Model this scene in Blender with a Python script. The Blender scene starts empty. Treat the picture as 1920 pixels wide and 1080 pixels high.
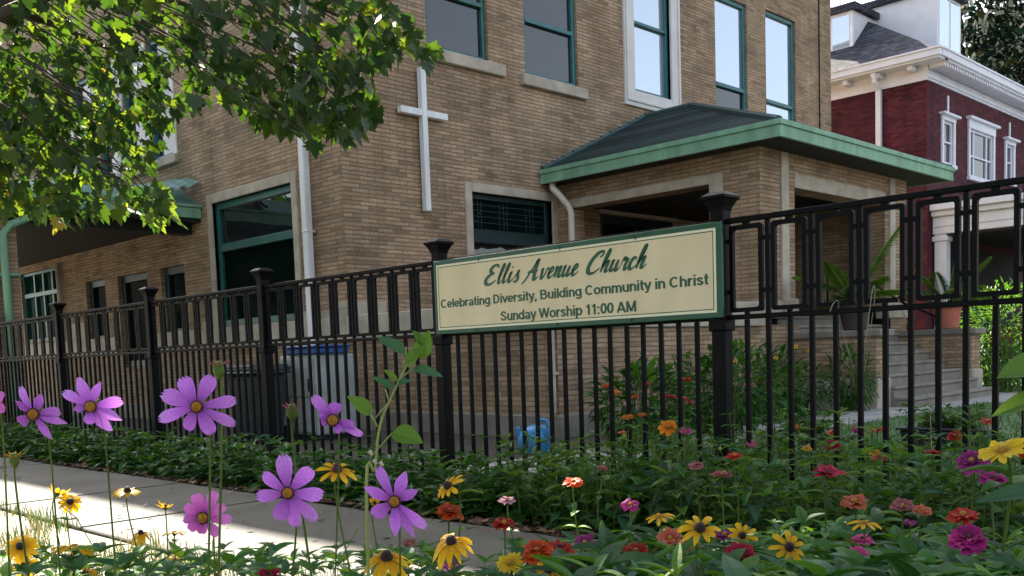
import bpy, math, random
from mathutils import Vector, Matrix
R = math.radians
SC = bpy.context.scene
COL = SC.collection
random.seed(7)

# ------------------------------------------------------------------ camera
FPX, CXP, CYP = 1821.92, 960.0, 821.0          # focal length and principal point, in pixels of a 1920 wide frame
_y, _p, _r = R(44.9723), R(-4.9274), R(-2.0420)
FW = Vector((math.cos(_y)*math.cos(_p), math.sin(_y)*math.cos(_p), math.sin(_p)))
_rt = Vector((math.sin(_y), -math.cos(_y), 0)); _up = _rt.cross(FW)
RT = math.cos(_r)*_rt + math.sin(_r)*_up
UP = -math.sin(_r)*_rt + math.cos(_r)*_up
EYE = Vector((0, 0, 1.0))
cd = bpy.data.cameras.new('camera'); cam = bpy.data.objects.new('camera', cd); COL.objects.link(cam)
cd.sensor_width = 36; cd.lens = FPX/1920*36; cd.shift_y = (CYP-540)/1920
cd.clip_start = 0.05; cd.clip_end = 900
cam.matrix_world = Matrix(((RT.x, UP.x, -FW.x, EYE.x), (RT.y, UP.y, -FW.y, EYE.y), (RT.z, UP.z, -FW.z, EYE.z), (0, 0, 0, 1)))
SC.camera = cam
def at(px, py, d):                              # point at camera depth d seen at photo pixel px, py
    return EYE + d*((px-CXP)/FPX*RT - (py-CYP)/FPX*UP + FW)

# ------------------------------------------------------------------ sky, sun, exposure
SUN_AZ, SUN_EL = 67.7, 38.0                     # azimuth from +X towards +Y
w = bpy.data.worlds.new('World'); SC.world = w; w.use_nodes = True
nt = w.node_tree; bg = nt.nodes['Background']
sky = nt.nodes.new('ShaderNodeTexSky'); sky.sky_type = 'NISHITA'; sky.sun_disc = False
sky.sun_elevation = R(SUN_EL); sky.sun_rotation = R(90-SUN_AZ); sky.dust_density = 3.0; sky.ozone_density = .5
hs = nt.nodes.new('ShaderNodeHueSaturation'); hs.inputs['Saturation'].default_value = .55
nt.links.new(sky.outputs[0], hs.inputs['Color']); nt.links.new(hs.outputs[0], bg.inputs[0]); bg.inputs[1].default_value = 0.078
sl = bpy.data.lights.new('sun', 'SUN'); so = bpy.data.objects.new('sun', sl); COL.objects.link(so)
sl.energy = 5.0; sl.angle = R(0.55); sl.color = (1, .93, .80)
so.rotation_euler = (R(90-SUN_EL), 0, R(SUN_AZ+90))
SC.view_settings.view_transform = 'Standard'; SC.view_settings.look = 'None'
SC.view_settings.exposure = 2.62; SC.view_settings.gamma = 1
SC.cycles.max_bounces = 8; SC.cycles.transparent_max_bounces = 6

# ------------------------------------------------------------------ helpers
class MB:
    def __init__(s): s.v = []; s.f = []; s.m = []
    def poly(s, pts, mi=0):
        n = len(s.v); s.v += [tuple(p) for p in pts]; s.f.append(tuple(range(n, n+len(pts)))); s.m.append(mi)
    def box(s, x0, x1, y0, y1, z0, z1, mi=0):
        if x0 > x1: x0, x1 = x1, x0
        if y0 > y1: y0, y1 = y1, y0
        n = len(s.v)
        s.v += [(x0,y0,z0),(x1,y0,z0),(x1,y1,z0),(x0,y1,z0),(x0,y0,z1),(x1,y0,z1),(x1,y1,z1),(x0,y1,z1)]
        for q in ((3,2,1,0),(4,5,6,7),(0,1,5,4),(1,2,6,5),(2,3,7,6),(3,0,4,7)):
            s.f.append(tuple(n+i for i in q)); s.m.append(mi)
    def tube(s, pts, r, n=6, mi=0, cap=True, close=False):
        pts = [Vector(p) for p in pts]; k = len(pts)
        rr = r if isinstance(r, (list, tuple)) else [r]*k
        base = len(s.v); ref = None
        for i, p in enumerate(pts):
            t = (pts[min(i+1, k-1)]-pts[max(i-1, 0)])
            t = t.normalized() if t.length > 1e-9 else Vector((0,0,1))
            if ref is None: ref = t.orthogonal().normalized()
            ref = (ref-t*ref.dot(t)); ref = ref.normalized() if ref.length > 1e-6 else t.orthogonal().normalized()
            b = t.cross(ref)
            for j in range(n):
                a = 2*math.pi*j/n
                s.v.append(tuple(p+rr[i]*(math.cos(a)*ref+math.sin(a)*b)))
        for i in range(k-1):
            for j in range(n):
                a = base+i*n+j; b2 = base+i*n+(j+1) % n
                s.f.append((a, b2, b2+n, a+n)); s.m.append(mi)
        if cap:
            s.f.append(tuple(base+j for j in reversed(range(n)))); s.m.append(mi)
            s.f.append(tuple(base+(k-1)*n+j for j in range(n))); s.m.append(mi)
    def lathe(s, prof, n=16, c=(0,0,0), mi=0, sq=False):
        base = len(s.v); k = len(prof)
        for (r, z) in prof:
            for j in range(n):
                a = 2*math.pi*(j+.5)/n
                s.v.append((c[0]+r*math.cos(a), c[1]+r*math.sin(a), c[2]+z))
        for i in range(k-1):
            for j in range(n):
                a = base+i*n+j; b = base+i*n+(j+1) % n
                s.f.append((a, b, b+n, a+n)); s.m.append(mi)
        s.f.append(tuple(base+j for j in reversed(range(n)))); s.m.append(mi)
        s.f.append(tuple(base+(k-1)*n+j for j in range(n))); s.m.append(mi)
    def grid(s, rows, mi=0):                    # rows of equal length
        base = len(s.v); n = len(rows[0])
        for r in rows: s.v += [tuple(p) for p in r]
        for i in range(len(rows)-1):
            for j in range(n-1):
                a = base+i*n+j
                s.f.append((a, a+1, a+n+1, a+n)); s.m.append(mi)
    def mesh(s, name, mats, smooth=False):
        me = bpy.data.meshes.new(name); me.from_pydata(s.v, [], s.f)
        for m in (mats if isinstance(mats, (list, tuple)) else [mats]): me.materials.append(m)
        if any(s.m): me.polygons.foreach_set('material_index', s.m)
        if smooth: me.polygons.foreach_set('use_smooth', [True]*len(s.f))
        me.update(); return me
    def build(s, name, mats, parent=None, smooth=False, bevel=0, seg=1):
        o = bpy.data.objects.new(name, s.mesh(name, mats, smooth)); COL.objects.link(o)
        if parent is not None: adopt(o, parent)
        if bevel:
            b = o.modifiers.new('bevel', 'BEVEL'); b.width = bevel; b.segments = seg; b.limit_method = 'ANGLE'
        return o
WM = {}
def adopt(o, parent):                           # child keeps its world-space coordinates
    o.parent = parent
    if parent.name in WM: o.matrix_parent_inverse = Matrix.Translation(-WM[parent.name])
def empty(name, loc, label=None, cat=None, group=None):
    o = bpy.data.objects.new(name, None); COL.objects.link(o); o.location = loc; o.empty_display_size = .1
    WM[o.name] = Vector(loc)
    return tag(o, label, cat, group)
def tag(o, label=None, cat=None, group=None, kind=None):
    if label: o['label'] = label
    if cat: o['category'] = cat
    if group: o['group'] = group
    if kind: o['kind'] = kind
    return o
# a wall lies in the plane ax = c and looks to the negative side; u runs along it, o is how far out it stands
def wb(mb, ax, c, u0, u1, z0, z1, o0, o1, mi=0):
    if ax == 'x': mb.box(c-o1, c-o0, u0, u1, z0, z1, mi)
    else: mb.box(u0, u1, c-o1, c-o0, z0, z1, mi)
def wp(ax, c, u, z, o): return (c-o, u, z) if ax == 'x' else (u, c-o, z)
def wall(mb, ax, c, u0, u1, z0, z1, holes=(), rev=.14, mi=0):
    us = sorted({u0, u1, *[h[0] for h in holes], *[h[1] for h in holes]})
    zs = sorted({z0, z1, *[h[2] for h in holes], *[h[3] for h in holes]})
    us = [u for u in us if u0 <= u <= u1]; zs = [z for z in zs if z0 <= z <= z1]
    for i in range(len(us)-1):
        for j in range(len(zs)-1):
            um, zm = (us[i]+us[i+1])/2, (zs[j]+zs[j+1])/2
            if any(h[0] < um < h[1] and h[2] < zm < h[3] for h in holes): continue
            q = [wp(ax, c, us[i], zs[j], 0), wp(ax, c, us[i+1], zs[j], 0), wp(ax, c, us[i+1], zs[j+1], 0), wp(ax, c, us[i], zs[j+1], 0)]
            mb.poly(q[::-1] if ax == 'x' else q, mi)
    for (a, b, l, h) in holes:
        cor = [(a, l), (b, l), (b, h), (a, h)]
        for k in range(4):
            (ua, za), (ub, zb) = cor[k], cor[(k+1) % 4]
            mb.poly([wp(ax, c, ua, za, 0), wp(ax, c, ub, zb, 0), wp(ax, c, ub, zb, -rev), wp(ax, c, ua, za, -rev)], mi)

# ------------------------------------------------------------------ materials
def nodes(name):
    m = bpy.data.materials.new(name); m.use_nodes = True; t = m.node_tree
    return m, t, t.nodes['Principled BSDF']
def nn(t, typ, **kw):
    n = t.nodes.new('ShaderNode'+typ)
    for k, v in kw.items(): setattr(n, k, v)
    return n
def ramp(t, stops):
    r = nn(t, 'ValToRGB'); e = r.color_ramp.elements
    while len(e) < len(stops): e.new(.5)
    for i, (p, c) in enumerate(stops): e[i].position = p; e[i].color = (*c, 1)
    return r
def sh(c, k): return tuple(min(1, x*k) for x in c)
def pm(name, c, rough=.6, var=.2, scale=6, bump=0, bscale=40, metal=0, spec=.5, trans=0, tcol=None, c2=None, coat=0, st=None):
    m, t, b = nodes(name)
    tc = nn(t, 'NewGeometry'); n = nn(t, 'TexNoise'); n.inputs['Scale'].default_value = scale; n.inputs['Detail'].default_value = 5
    if st:
        mp = nn(t, 'Mapping'); mp.inputs['Scale'].default_value = st; t.links.new(tc.outputs['Position'], mp.inputs['Vector']); t.links.new(mp.outputs[0], n.inputs['Vector'])
    else: t.links.new(tc.outputs['Position'], n.inputs['Vector'])
    r = ramp(t, [(.3, sh(c, 1-var)), (.7, c2 or sh(c, 1+var))]); t.links.new(n.outputs[0], r.inputs[0])
    t.links.new(r.outputs[0], b.inputs['Base Color'])
    b.inputs['Roughness'].default_value = rough; b.inputs['Metallic'].default_value = metal
    b.inputs['Specular IOR Level'].default_value = spec; b.inputs['Coat Weight'].default_value = coat
    if bump:
        n2 = nn(t, 'TexNoise'); n2.inputs['Scale'].default_value = bscale; n2.inputs['Detail'].default_value = 6
        t.links.new(tc.outputs['Position'], n2.inputs['Vector'])
        bp = nn(t, 'Bump'); bp.inputs['Strength'].default_value = bump; bp.inputs['Distance'].default_value = .01
        t.links.new(n2.outputs[0], bp.inputs['Height']); t.links.new(bp.outputs[0], b.inputs['Normal'])
    if trans:
        tr = nn(t, 'BsdfTranslucent'); mx = nn(t, 'MixShader'); mx.inputs[0].default_value = trans
        if tcol: tr.inputs[0].default_value = (*tcol, 1)
        else: t.links.new(r.outputs[0], tr.inputs[0])
        out = t.nodes['Material Output']
        t.links.new(b.outputs[0], mx.inputs[1]); t.links.new(tr.outputs[0], mx.inputs[2]); t.links.new(mx.outputs[0], out.inputs[0])
    return m
def brick(name, stops, mortar, bw=.30, rh=.061, ms=.008, dirt=.35):
    m, t, b = nodes(name); g = nn(t, 'NewGeometry')
    sp = nn(t, 'SeparateXYZ'); t.links.new(g.outputs['Position'], sp.inputs[0])
    sn = nn(t, 'SeparateXYZ'); t.links.new(g.outputs['True Normal'], sn.inputs[0])
    ab = nn(t, 'Math', operation='ABSOLUTE'); t.links.new(sn.outputs[0], ab.inputs[0])
    gt = nn(t, 'Math', operation='GREATER_THAN'); gt.inputs[1].default_value = .6; t.links.new(ab.outputs[0], gt.inputs[0])
    mx = nn(t, 'Mix'); t.links.new(gt.outputs[0], mx.inputs[0]); t.links.new(sp.outputs[0], mx.inputs[2]); t.links.new(sp.outputs[1], mx.inputs[3])
    cb = nn(t, 'CombineXYZ'); t.links.new(mx.outputs[0], cb.inputs[0]); t.links.new(sp.outputs[2], cb.inputs[1])
    wn = nn(t, 'TexNoise'); wn.inputs['Scale'].default_value = 9; t.links.new(g.outputs['Position'], wn.inputs['Vector'])
    va = nn(t, 'MixRGB', blend_type='LINEAR_LIGHT'); va.inputs[0].default_value = .006
    t.links.new(cb.outputs[0], va.inputs[1]); t.links.new(wn.outputs[1], va.inputs[2])
    bt = nn(t, 'TexBrick'); bt.offset = .5; bt.inputs['Scale'].default_value = 1
    bt.inputs['Brick Width'].default_value = bw; bt.inputs['Row Height'].default_value = rh
    bt.inputs['Mortar Size'].default_value = ms; bt.inputs['Mortar Smooth'].default_value = .25
    bt.inputs['Color1'].default_value = (0, 0, 0, 1); bt.inputs['Color2'].default_value = (1, 1, 1, 1); bt.inputs['Mortar'].default_value = (.5, .5, .5, 1)
    t.links.new(va.outputs[0], bt.inputs['Vector'])
    r = ramp(t, stops); t.links.new(bt.outputs[0], r.inputs[0])
    n = nn(t, 'TexNoise'); n.inputs['Scale'].default_value = 1.3; n.inputs['Detail'].default_value = 8; t.links.new(g.outputs['Position'], n.inputs['Vector'])
    dr = ramp(t, [(.3, (1-dirt,)*3), (.7, (1.12,)*3)]); t.links.new(n.outputs[0], dr.inputs[0])
    sm = nn(t, 'Mapping'); sm.inputs['Scale'].default_value = (1.6,1.6,.22); t.links.new(g.outputs['Position'], sm.inputs['Vector'])
    n4 = nn(t, 'TexNoise'); n4.inputs['Scale'].default_value = 1.5; n4.inputs['Detail'].default_value = 6; t.links.new(sm.outputs[0], n4.inputs['Vector'])
    d4 = ramp(t, [(.32, (.78,.76,.73)), (.55, (1.0,)*3)]); t.links.new(n4.outputs[0], d4.inputs[0])
    n3 = nn(t, 'TexNoise'); n3.inputs['Scale'].default_value = 60; n3.inputs['Detail'].default_value = 3; t.links.new(g.outputs['Position'], n3.inputs['Vector'])
    d3 = ramp(t, [(.35, (.8,)*3), (.65, (1.15,)*3)]); t.links.new(n3.outputs[0], d3.inputs[0])
    mm = nn(t, 'MixRGB'); t.links.new(bt.outputs['Fac'], mm.inputs[0]); t.links.new(r.outputs[0], mm.inputs[1]); mm.inputs[2].default_value = (*mortar, 1)
    m1 = nn(t, 'MixRGB', blend_type='MULTIPLY'); m1.inputs[0].default_value = 1; t.links.new(mm.outputs[0], m1.inputs[1]); t.links.new(dr.outputs[0], m1.inputs[2])
    m2 = nn(t, 'MixRGB', blend_type='MULTIPLY'); m2.inputs[0].default_value = 1; t.links.new(m1.outputs[0], m2.inputs[1]); t.links.new(d3.outputs[0], m2.inputs[2])
    m3 = nn(t, 'MixRGB', blend_type='MULTIPLY'); m3.inputs[0].default_value = 1; t.links.new(m2.outputs[0], m3.inputs[1]); t.links.new(d4.outputs[0], m3.inputs[2])
    t.links.new(m3.outputs[0], b.inputs['Base Color']); b.inputs['Roughness'].default_value = .85; b.inputs['Specular IOR Level'].default_value = .25
    inv = nn(t, 'Math', operation='SUBTRACT'); inv.inputs[0].default_value = 1; t.links.new(bt.outputs['Fac'], inv.inputs[1])
    ad = nn(t, 'Math', operation='MULTIPLY_ADD'); ad.inputs[1].default_value = .25; t.links.new(n3.outputs[0], ad.inputs[0]); t.links.new(inv.outputs[0], ad.inputs[2])
    bp = nn(t, 'Bump'); bp.inputs['Strength'].default_value = .9; bp.inputs['Distance'].default_value = .012
    t.links.new(ad.outputs[0], bp.inputs['Height']); t.links.new(bp.outputs[0], b.inputs['Normal'])
    return m
def glassy(name, c, ior=1.6, wob=.02, rough=.015):
    m, t, b = nodes(name); b.inputs['Base Color'].default_value = (*c, 1); b.inputs['Roughness'].default_value = rough
    b.inputs['IOR'].default_value = ior; b.inputs['Specular IOR Level'].default_value = .5
    g = nn(t, 'NewGeometry'); n = nn(t, 'TexNoise'); n.inputs['Scale'].default_value = 1.5; t.links.new(g.outputs['Position'], n.inputs['Vector'])
    bp = nn(t, 'Bump'); bp.inputs['Strength'].default_value = wob; bp.inputs['Distance'].default_value = .2
    t.links.new(n.outputs[0], bp.inputs['Height']); t.links.new(bp.outputs[0], b.inputs['Normal'])
    return m
M = {}
M['brick'] = brick('tan_roman_brick', [(0, (.255,.178,.108)), (.25, (.365,.249,.158)), (.6, (.42,.288,.184)), (.85, (.46,.325,.215)), (1, (.28,.215,.15))], (.225,.165,.105), ms=.0075, dirt=.28)
M['redbrick'] = brick('red_brick', [(0, (.058,.009,.016)), (.5, (.098,.014,.026)), (1, (.135,.026,.036))], (.08,.032,.036), bw=.22, rh=.07, ms=.007)
M['stone'] = pm('limestone', (.40,.35,.275), .8, .22, 3.5, .25, 60)
M['paintstone'] = pm('white_painted_stone', (.62,.60,.57), .6, .08, 3, .15, 50)
M['darkstone'] = pm('weathered_limestone', (.20,.18,.145), .85, .22, 3, .35, 30)
M['concrete'] = pm('concrete', (.072,.068,.058), .9, .28, 1.6, .35, 70)
M['path'] = pm('path_concrete', (.30,.29,.27), .85, .15, 2, .3, 60)
M['copper'] = pm('green_copper_paint', (.18,.35,.23), .6, .22, 5, .12, 30, st=(1,1,.18))
M['copper_pale'] = pm('pale_verdigris', (.10,.24,.20), .6, .3, 5, .1, 20)
M['teal'] = pm('teal_paint', (.012,.095,.085), .4, .2, 5)
M['bluegreen'] = pm('blue_green_paint', (.02,.12,.13), .4, .2, 5)
M['darkteal'] = pm('dark_teal_paint', (.006,.026,.03), .4, .2, 5)
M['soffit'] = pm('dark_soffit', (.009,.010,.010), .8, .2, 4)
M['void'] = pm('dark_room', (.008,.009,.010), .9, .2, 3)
M['white'] = pm('white_paint', (.70,.71,.72), .5, .12, 6, .12, 40, st=(1,1,.3))
M['cream'] = pm('cream_paint', (.62,.57,.47), .5, .08, 3, .08, 20)
M['trim'] = pm('white_trim_paint', (.66,.66,.70), .5, .06, 3, .1, 30)
M['black'] = pm('black_iron', (.0022,.0023,.0032), .5, .4, 9, .15, 120, spec=.10)
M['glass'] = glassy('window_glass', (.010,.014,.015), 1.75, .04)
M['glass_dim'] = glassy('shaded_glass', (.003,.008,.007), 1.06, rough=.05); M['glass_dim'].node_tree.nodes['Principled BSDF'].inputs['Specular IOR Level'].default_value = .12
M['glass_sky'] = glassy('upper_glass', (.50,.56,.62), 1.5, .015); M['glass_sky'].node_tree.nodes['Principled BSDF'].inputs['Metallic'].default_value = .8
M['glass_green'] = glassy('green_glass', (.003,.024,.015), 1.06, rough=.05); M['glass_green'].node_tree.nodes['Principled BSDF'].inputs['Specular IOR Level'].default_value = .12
M['signgreen'] = pm('sign_green', (.003,.072,.034), .4, .15, 12)
M['signcream'] = pm('sign_cream', (.72,.61,.39), .55, .04, 5, .03, 40, c2=(.78,.67,.45), st=(1,1,.3))
M['signpale'] = pm('sign_pale_line', (.78,.75,.55), .5, .04, 4)
M['siggreen'] = pm('lettering_green', (.004,.085,.042), .45, .1, 9)
def shingle(name, c):
    m = brick(name, [(0, sh(c, .5)), (.5, c), (1, sh(c, 1.6))], sh(c, .15), bw=.24, rh=.075, ms=.009, dirt=.25); return m
M['shingle'] = shingle('dark_green_shingle', (.022,.042,.040))
M['slate'] = shingle('blue_slate', (.06,.065,.085))
M['dry'] = pm('dry_parkway_soil', (.19,.17,.12), .95, .4, 6, .6, 40)
M['ground'] = pm('yard_soil', (.045,.036,.024), .95, .4, 3, .6, 30)
M['mulch'] = pm('brown_leaf_litter', (.075,.038,.022), .9, .5, 30, .6, 60)
M['grass'] = pm('grass_blade', (.055,.10,.018), .6, .35, 5, trans=.3)
M['lawn'] = pm('lawn_turf', (.045,.115,.022), .85, .35, 4, .5, 80)

# ------------------------------------------------------------------ the setting
def struct(name, mb, m, **k): return tag(mb.build(name, m, **k), kind='structure')
b = MB(); b.poly([(-400,-400,0),(400,-400,0),(400,400,0),(-400,400,0)]); struct('ground', b, M['ground'])
b = MB()
for k in range(-6, 16):
    b.box(2.3, 3.72, k*1.52+.006, (k+1)*1.52-.006, -.05, .03+.004*((k*7) % 3))
struct('sidewalk', b, M['concrete'], bevel=.008)
b = MB(); b.poly([(-2.9,-8,.010),(2.29,-8,.010),(2.29,40,.010),(-2.9,40,.010)]); struct('parkway_soil', b, M['dry'])
b = MB()
for k in range(0, 22): b.box(5.4+k*1.2, 5.4+(k+1)*1.2-.012, 5.35, 6.35, -.05, .025)
b.box(15.5, 30, 3.6, 5.34, -.05, .021); b.box(14.0, 17.6, 6.36, 6.75, -.05, .022)
struct('garden_path', b, M['path'], bevel=.006)
b = MB(); b.poly([(7.2,1.2,.008),(15.4,1.2,.008),(15.4,5.33,.008),(7.2,5.33,.008)]); struct('lawn', b, M['lawn'])
b = MB(); b.poly([(16,6.8,.008),(60,6.8,.008),(60,11,.008),(16,11,.008)]); struct('lawn', b, M['lawn'])
b = MB(); b.poly([(-60,-60,.006),(-3,-60,.006),(-3,80,.006),(-60,80,.006)]); struct('road', b, pm('asphalt', (.05,.05,.052), .9, .2, 8, .3, 120))

# ------------------------------------------------------------------ the church house
X1, YC, XP, YP, XR, XE, EV = 8.4, 11.64, 12.95, 7.6, 18.09, 23.25, 10.6
ch = empty('church_house', (X1, YC, 0), 'large tan brick church house with stone bands and a green roofed corner porch', 'building')
b = MB()
LW = [(12.94,15.39,1.62,3.72),(16.54,17.48,1.55,2.82),(18.04,19.36,1.0,2.82),(19.97,20.95,1.55,2.84),(22.36,24.75,1.68,3.3),
      (16.62,17.50,4.75,6.9),(17.77,18.58,4.75,6.9),(18.91,19.76,4.75,6.9),(20.09,20.95,4.75,6.9)]
CW = [(10.92,12.83,1.62,3.63),(14.16,16.50,1.67,3.53),(10.1,11.42,5.74,7.6),(12.28,13.65,5.70,7.6),(15.27,16.47,5.92,8.0),(18.10,19.37,5.1,8.4),(20.15,21.5,5.3,8.5)]
wall(b, 'x', X1, YC, 27, 0, EV, LW); wall(b, 'y', YC, X1, XE, 0, EV, CW)
b.poly([(XE,YC,0),(XE,27,0),(XE,27,EV),(XE,YC,EV)]); b.poly([(X1,27,0),(X1,27,EV),(XE,27,EV),(XE,27,0)])
b.build('wall', M['brick'], ch)
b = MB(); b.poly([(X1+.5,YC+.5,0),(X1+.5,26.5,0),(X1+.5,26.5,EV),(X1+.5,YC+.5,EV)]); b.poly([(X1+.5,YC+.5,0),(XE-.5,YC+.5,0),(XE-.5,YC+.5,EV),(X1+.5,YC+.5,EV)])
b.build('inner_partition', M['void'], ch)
# roof with deep eaves
b = MB(); o = .30; x0, x1, y0, y1 = X1-o, XE+o, YC-o, 27+o; xm, zr = (x0+x1)/2, EV+4.2
A, B_, C_, D_ = (x0,y0,EV+.2),(x1,y0,EV+.2),(x1,y1,EV+.2),(x0,y1,EV+.2); r0, r1 = (xm,y0+7.5,zr),(xm,y1-7.5,zr)
b.poly([A,B_,r0]); b.poly([B_,C_,r1,r0]); b.poly([C_,D_,r1]); b.poly([D_,A,r0,r1]); 
rf = b.build('roof', M['slate'], ch)
b = MB(); b.box(x0,x1,y0,y1,EV-.02,EV+.19); b.build('eaves_board', M['copper'], rf)
# stone band, base course, corner stones
b = MB()
segs = [(YC,12.78),(12.78,15.6),(15.6,16.53),(16.53,18.03),(19.37,22.3),(22.3,27)]
for (a, c) in segs: wb(b, 'x', X1, a, c-.004, 1.28, 1.63, -.1, .07)
for k in range(4): wb(b, 'x', X1, YC-4.04+k*1.01, YC-4.04+(k+1)*1.01-.004, 1.28, 1.63, -.1, .07)
for k in range(4): wb(b, 'y', YP, X1+k*1.137, X1+(k+1)*1.137-.004, 1.281, 1.629, -.1, .068)
b.build('stone_band', M['stone'], ch, bevel=.012)
for q in (('x',X1,YC+.002,12.30,1.632,1.735,-.2,.025),('x',X1,YC+.002,12.0,1.737,1.845,-.2,.02),('y',YC,X1-.0225,9.08,1.6325,1.843,.001,.022),('x',X1,12.45,12.78,1.632,1.76,-.1,.02),('x',X1,15.6,15.95,1.632,1.76,-.1,.02),('x',X1,21.0,22.2,1.632,2.0,-.1,.02)):
    b = MB(); wb(b, *q); b.build('corner_stone', M['stone'], ch, bevel=.008)
b = MB(); wb(b, 'x', X1, YP-.05, 27, -.1, .27, -.1, .06); wb(b, 'y', YP, X1+.1, 13.6, -.1, .272, -.1, .05); b.build('base_course', M['darkstone'], ch, bevel=.015)
# terrace block under the cross wall and porch platform
b = MB(); wall(b, 'x', X1+.002, YP, YC, .1, 1.3); wall(b, 'y', YP+.002, X1+.002, 14.08, .1, 1.3)
b.poly([(X1,YP,1.6),(XR,YP,1.6),(XR,YC,1.6),(X1,YC,1.6)]); wall(b, 'y', YP+.002, 17.4, XR, .1, 1.62)
b.poly([(XR,YP,0),(XR,YC,0),(XR,YC,1.62),(XR,YP,1.62)]); b.build('terrace_wall', M['brick'], ch)

def sash(par, ax, c, u0, u1, z0, z1, fm, gm, out=-.07, fw=.06, rails=(), mull=(), glass2=None, name='window', lead=False):
    b = MB(); d0, d1 = out-.06, out+.02
    wb(b, ax, c, u0, u0+fw, z0, z1, d0, d1); wb(b, ax, c, u1-fw, u1, z0, z1, d0, d1)
    wb(b, ax, c, u0+fw, u1-fw, z0, z0+fw, d0, d1); wb(b, ax, c, u0+fw, u1-fw, z1-fw, z1, d0, d1)
    for (a, h) in rails: wb(b, ax, c, u0+fw, u1-fw, a, a+h, d0, d1+.012)
    for (a, h) in mull: wb(b, ax, c, a, a+h, z0+fw, z1-fw, d0, d1-.004)
    win = b.build(name, fm, par, bevel=.006)
    zs = [z0+fw]+[r[0] for r in rails]+[z1-fw]; tops = [r[0]+r[1] for r in rails]
    lo = z0+fw
    for i in range(len(rails)+1):
        hi = rails[i][0] if i < len(rails) else z1-fw
        g = MB(); wb(g, ax, c, u0+fw, u1-fw, lo, hi, out-.05, out-.035); g.build('pane', glass2 if (glass2 and i == len(rails)) else gm, win)
        if i < len(rails): lo = rails[i][0]+rails[i][1]
    return win
def surround(win, ax, c, u0, u1, z0, z1, t, m, out=.03, sill=False, bottom=False):
    b = MB()
    wb(b, ax, c, u0-t, u0, z0-(t if bottom else 0), z1+t, -.14, out); wb(b, ax, c, u1, u1+t, z0-(t if bottom else 0), z1+t, -.14, out)
    wb(b, ax, c, u0, u1, z1, z1+t, -.14, out-.002)
    if bottom: wb(b, ax, c, u0, u1, z0-t, z0, -.14, out-.002)
    b.build('surround', m, win, bevel=.01)
def sill(win, ax, c, u0, u1, z0, z1, m, out=.07):
    b = MB(); wb(b, ax, c, u0, u1, z0, z1, -.1, out); b.build('sill', m, win, bevel=.012)
# left wall, ground floor
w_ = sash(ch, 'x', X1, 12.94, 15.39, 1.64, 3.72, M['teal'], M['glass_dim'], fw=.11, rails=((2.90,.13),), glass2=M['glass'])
surround(w_, 'x', X1, 12.94, 15.39, 1.635, 3.72, .16, M['stone'])
for (a, c, z0, z1, nm) in ((16.54,17.48,1.55,2.82,'window'),(18.04,19.36,1.0,2.82,'side_door'),(19.97,20.95,1.55,2.84,'window')):
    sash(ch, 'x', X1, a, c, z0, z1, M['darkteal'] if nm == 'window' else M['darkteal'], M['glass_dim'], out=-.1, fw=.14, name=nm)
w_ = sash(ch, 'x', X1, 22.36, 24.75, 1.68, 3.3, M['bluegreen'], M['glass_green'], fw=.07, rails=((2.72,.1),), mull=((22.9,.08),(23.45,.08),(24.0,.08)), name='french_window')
# upper left windows with stone mullions
for (a, c) in ((16.62,17.50),(17.77,18.58),(18.91,19.76),(20.09,20.95)):
    w_ = sash(ch, 'x', X1, a, c, 4.75, 6.9, M['bluegreen'], M['glass'], fw=.08, rails=((5.75,.07),))
    b = MB(); wb(b, 'x', X1, c+.002, c+.13, 4.75, 6.9, -.1, .03); wb(b, 'x', X1, a-.13, a-.002, 4.75, 6.9, -.1, .028); b.build('surround', M['paintstone'], w_, bevel=.01)
    sill(w_, 'x', X1, a-.134, c+.134, 4.6, 4.748, M['stone'])
# cross wall
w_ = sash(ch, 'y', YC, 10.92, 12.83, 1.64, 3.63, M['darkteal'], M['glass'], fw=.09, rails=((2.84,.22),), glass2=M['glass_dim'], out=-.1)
surround(w_, 'y', YC, 10.92, 12.83, 1.635, 3.63, .15, M['stone'])
b = MB()                                         # leaded bars of the upper sash
for k in range(1, 5): wb(b, 'y', YC, 11.02, 12.72, 3.08+k*.095, 3.088+k*.095, -.132, -.122)
for u in (11.06, 11.16, 11.24, 11.66, 11.76, 11.84, 12.3, 12.4, 12.48):
    wb(b, 'y', YC, u, u+.009, 3.08, 3.53, -.131, -.121)
for k in range(6):
    u = 11.06+(k % 2)*.09+.6*(k//2); wb(b, 'y', YC, u, u+.09, 3.2+.12*(k % 3), 3.21+.12*(k % 3), -.13, -.12)
b.build('leaded_bars', pm('lead_came', (.02,.05,.055), .5), w_)
w_ = sash(ch, 'y', YC, 10.1, 11.42, 5.74, 7.6, M['teal'], M['glass'], fw=.08, rails=((6.6,.07),)); sill(w_, 'y', YC, 9.98, 11.74, 5.55, 5.738, M['stone'], .09)
w_ = sash(ch, 'y', YC, 12.28, 13.65, 5.70, 7.6, M['bluegreen'], M['glass'], fw=.08, rails=((6.6,.07),)); sill(w_, 'y', YC, 12.16, 13.83, 5.51, 5.698, M['stone'], .09)
w_ = sash(ch, 'y', YC, 15.27, 16.47, 5.92, 8.0, M['bluegreen'], M['glass_sky'], fw=.07, rails=((7.2,.06),))
surround(w_, 'y', YC, 15.27, 16.47, 5.92, 8.0, .30, M['paintstone'], .05, bottom=True)
b = MB(); wb(b, 'y', YC, 15.0, 15.06, 5.7, 8.2, .05, .075); wb(b, 'y', YC, 16.68, 16.74, 5.7, 8.2, .05, .075); wb(b, 'y', YC, 15.061, 16.679, 5.7, 5.76, .05, .075); b.build('moulding', M['paintstone'], w_, bevel=.008)
sash(ch, 'y', YC, 18.10, 19.37, 5.1, 8.4, M['bluegreen'], M['glass'], fw=.09, rails=((6.52,.08),), glass2=M['glass_sky'])
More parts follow.
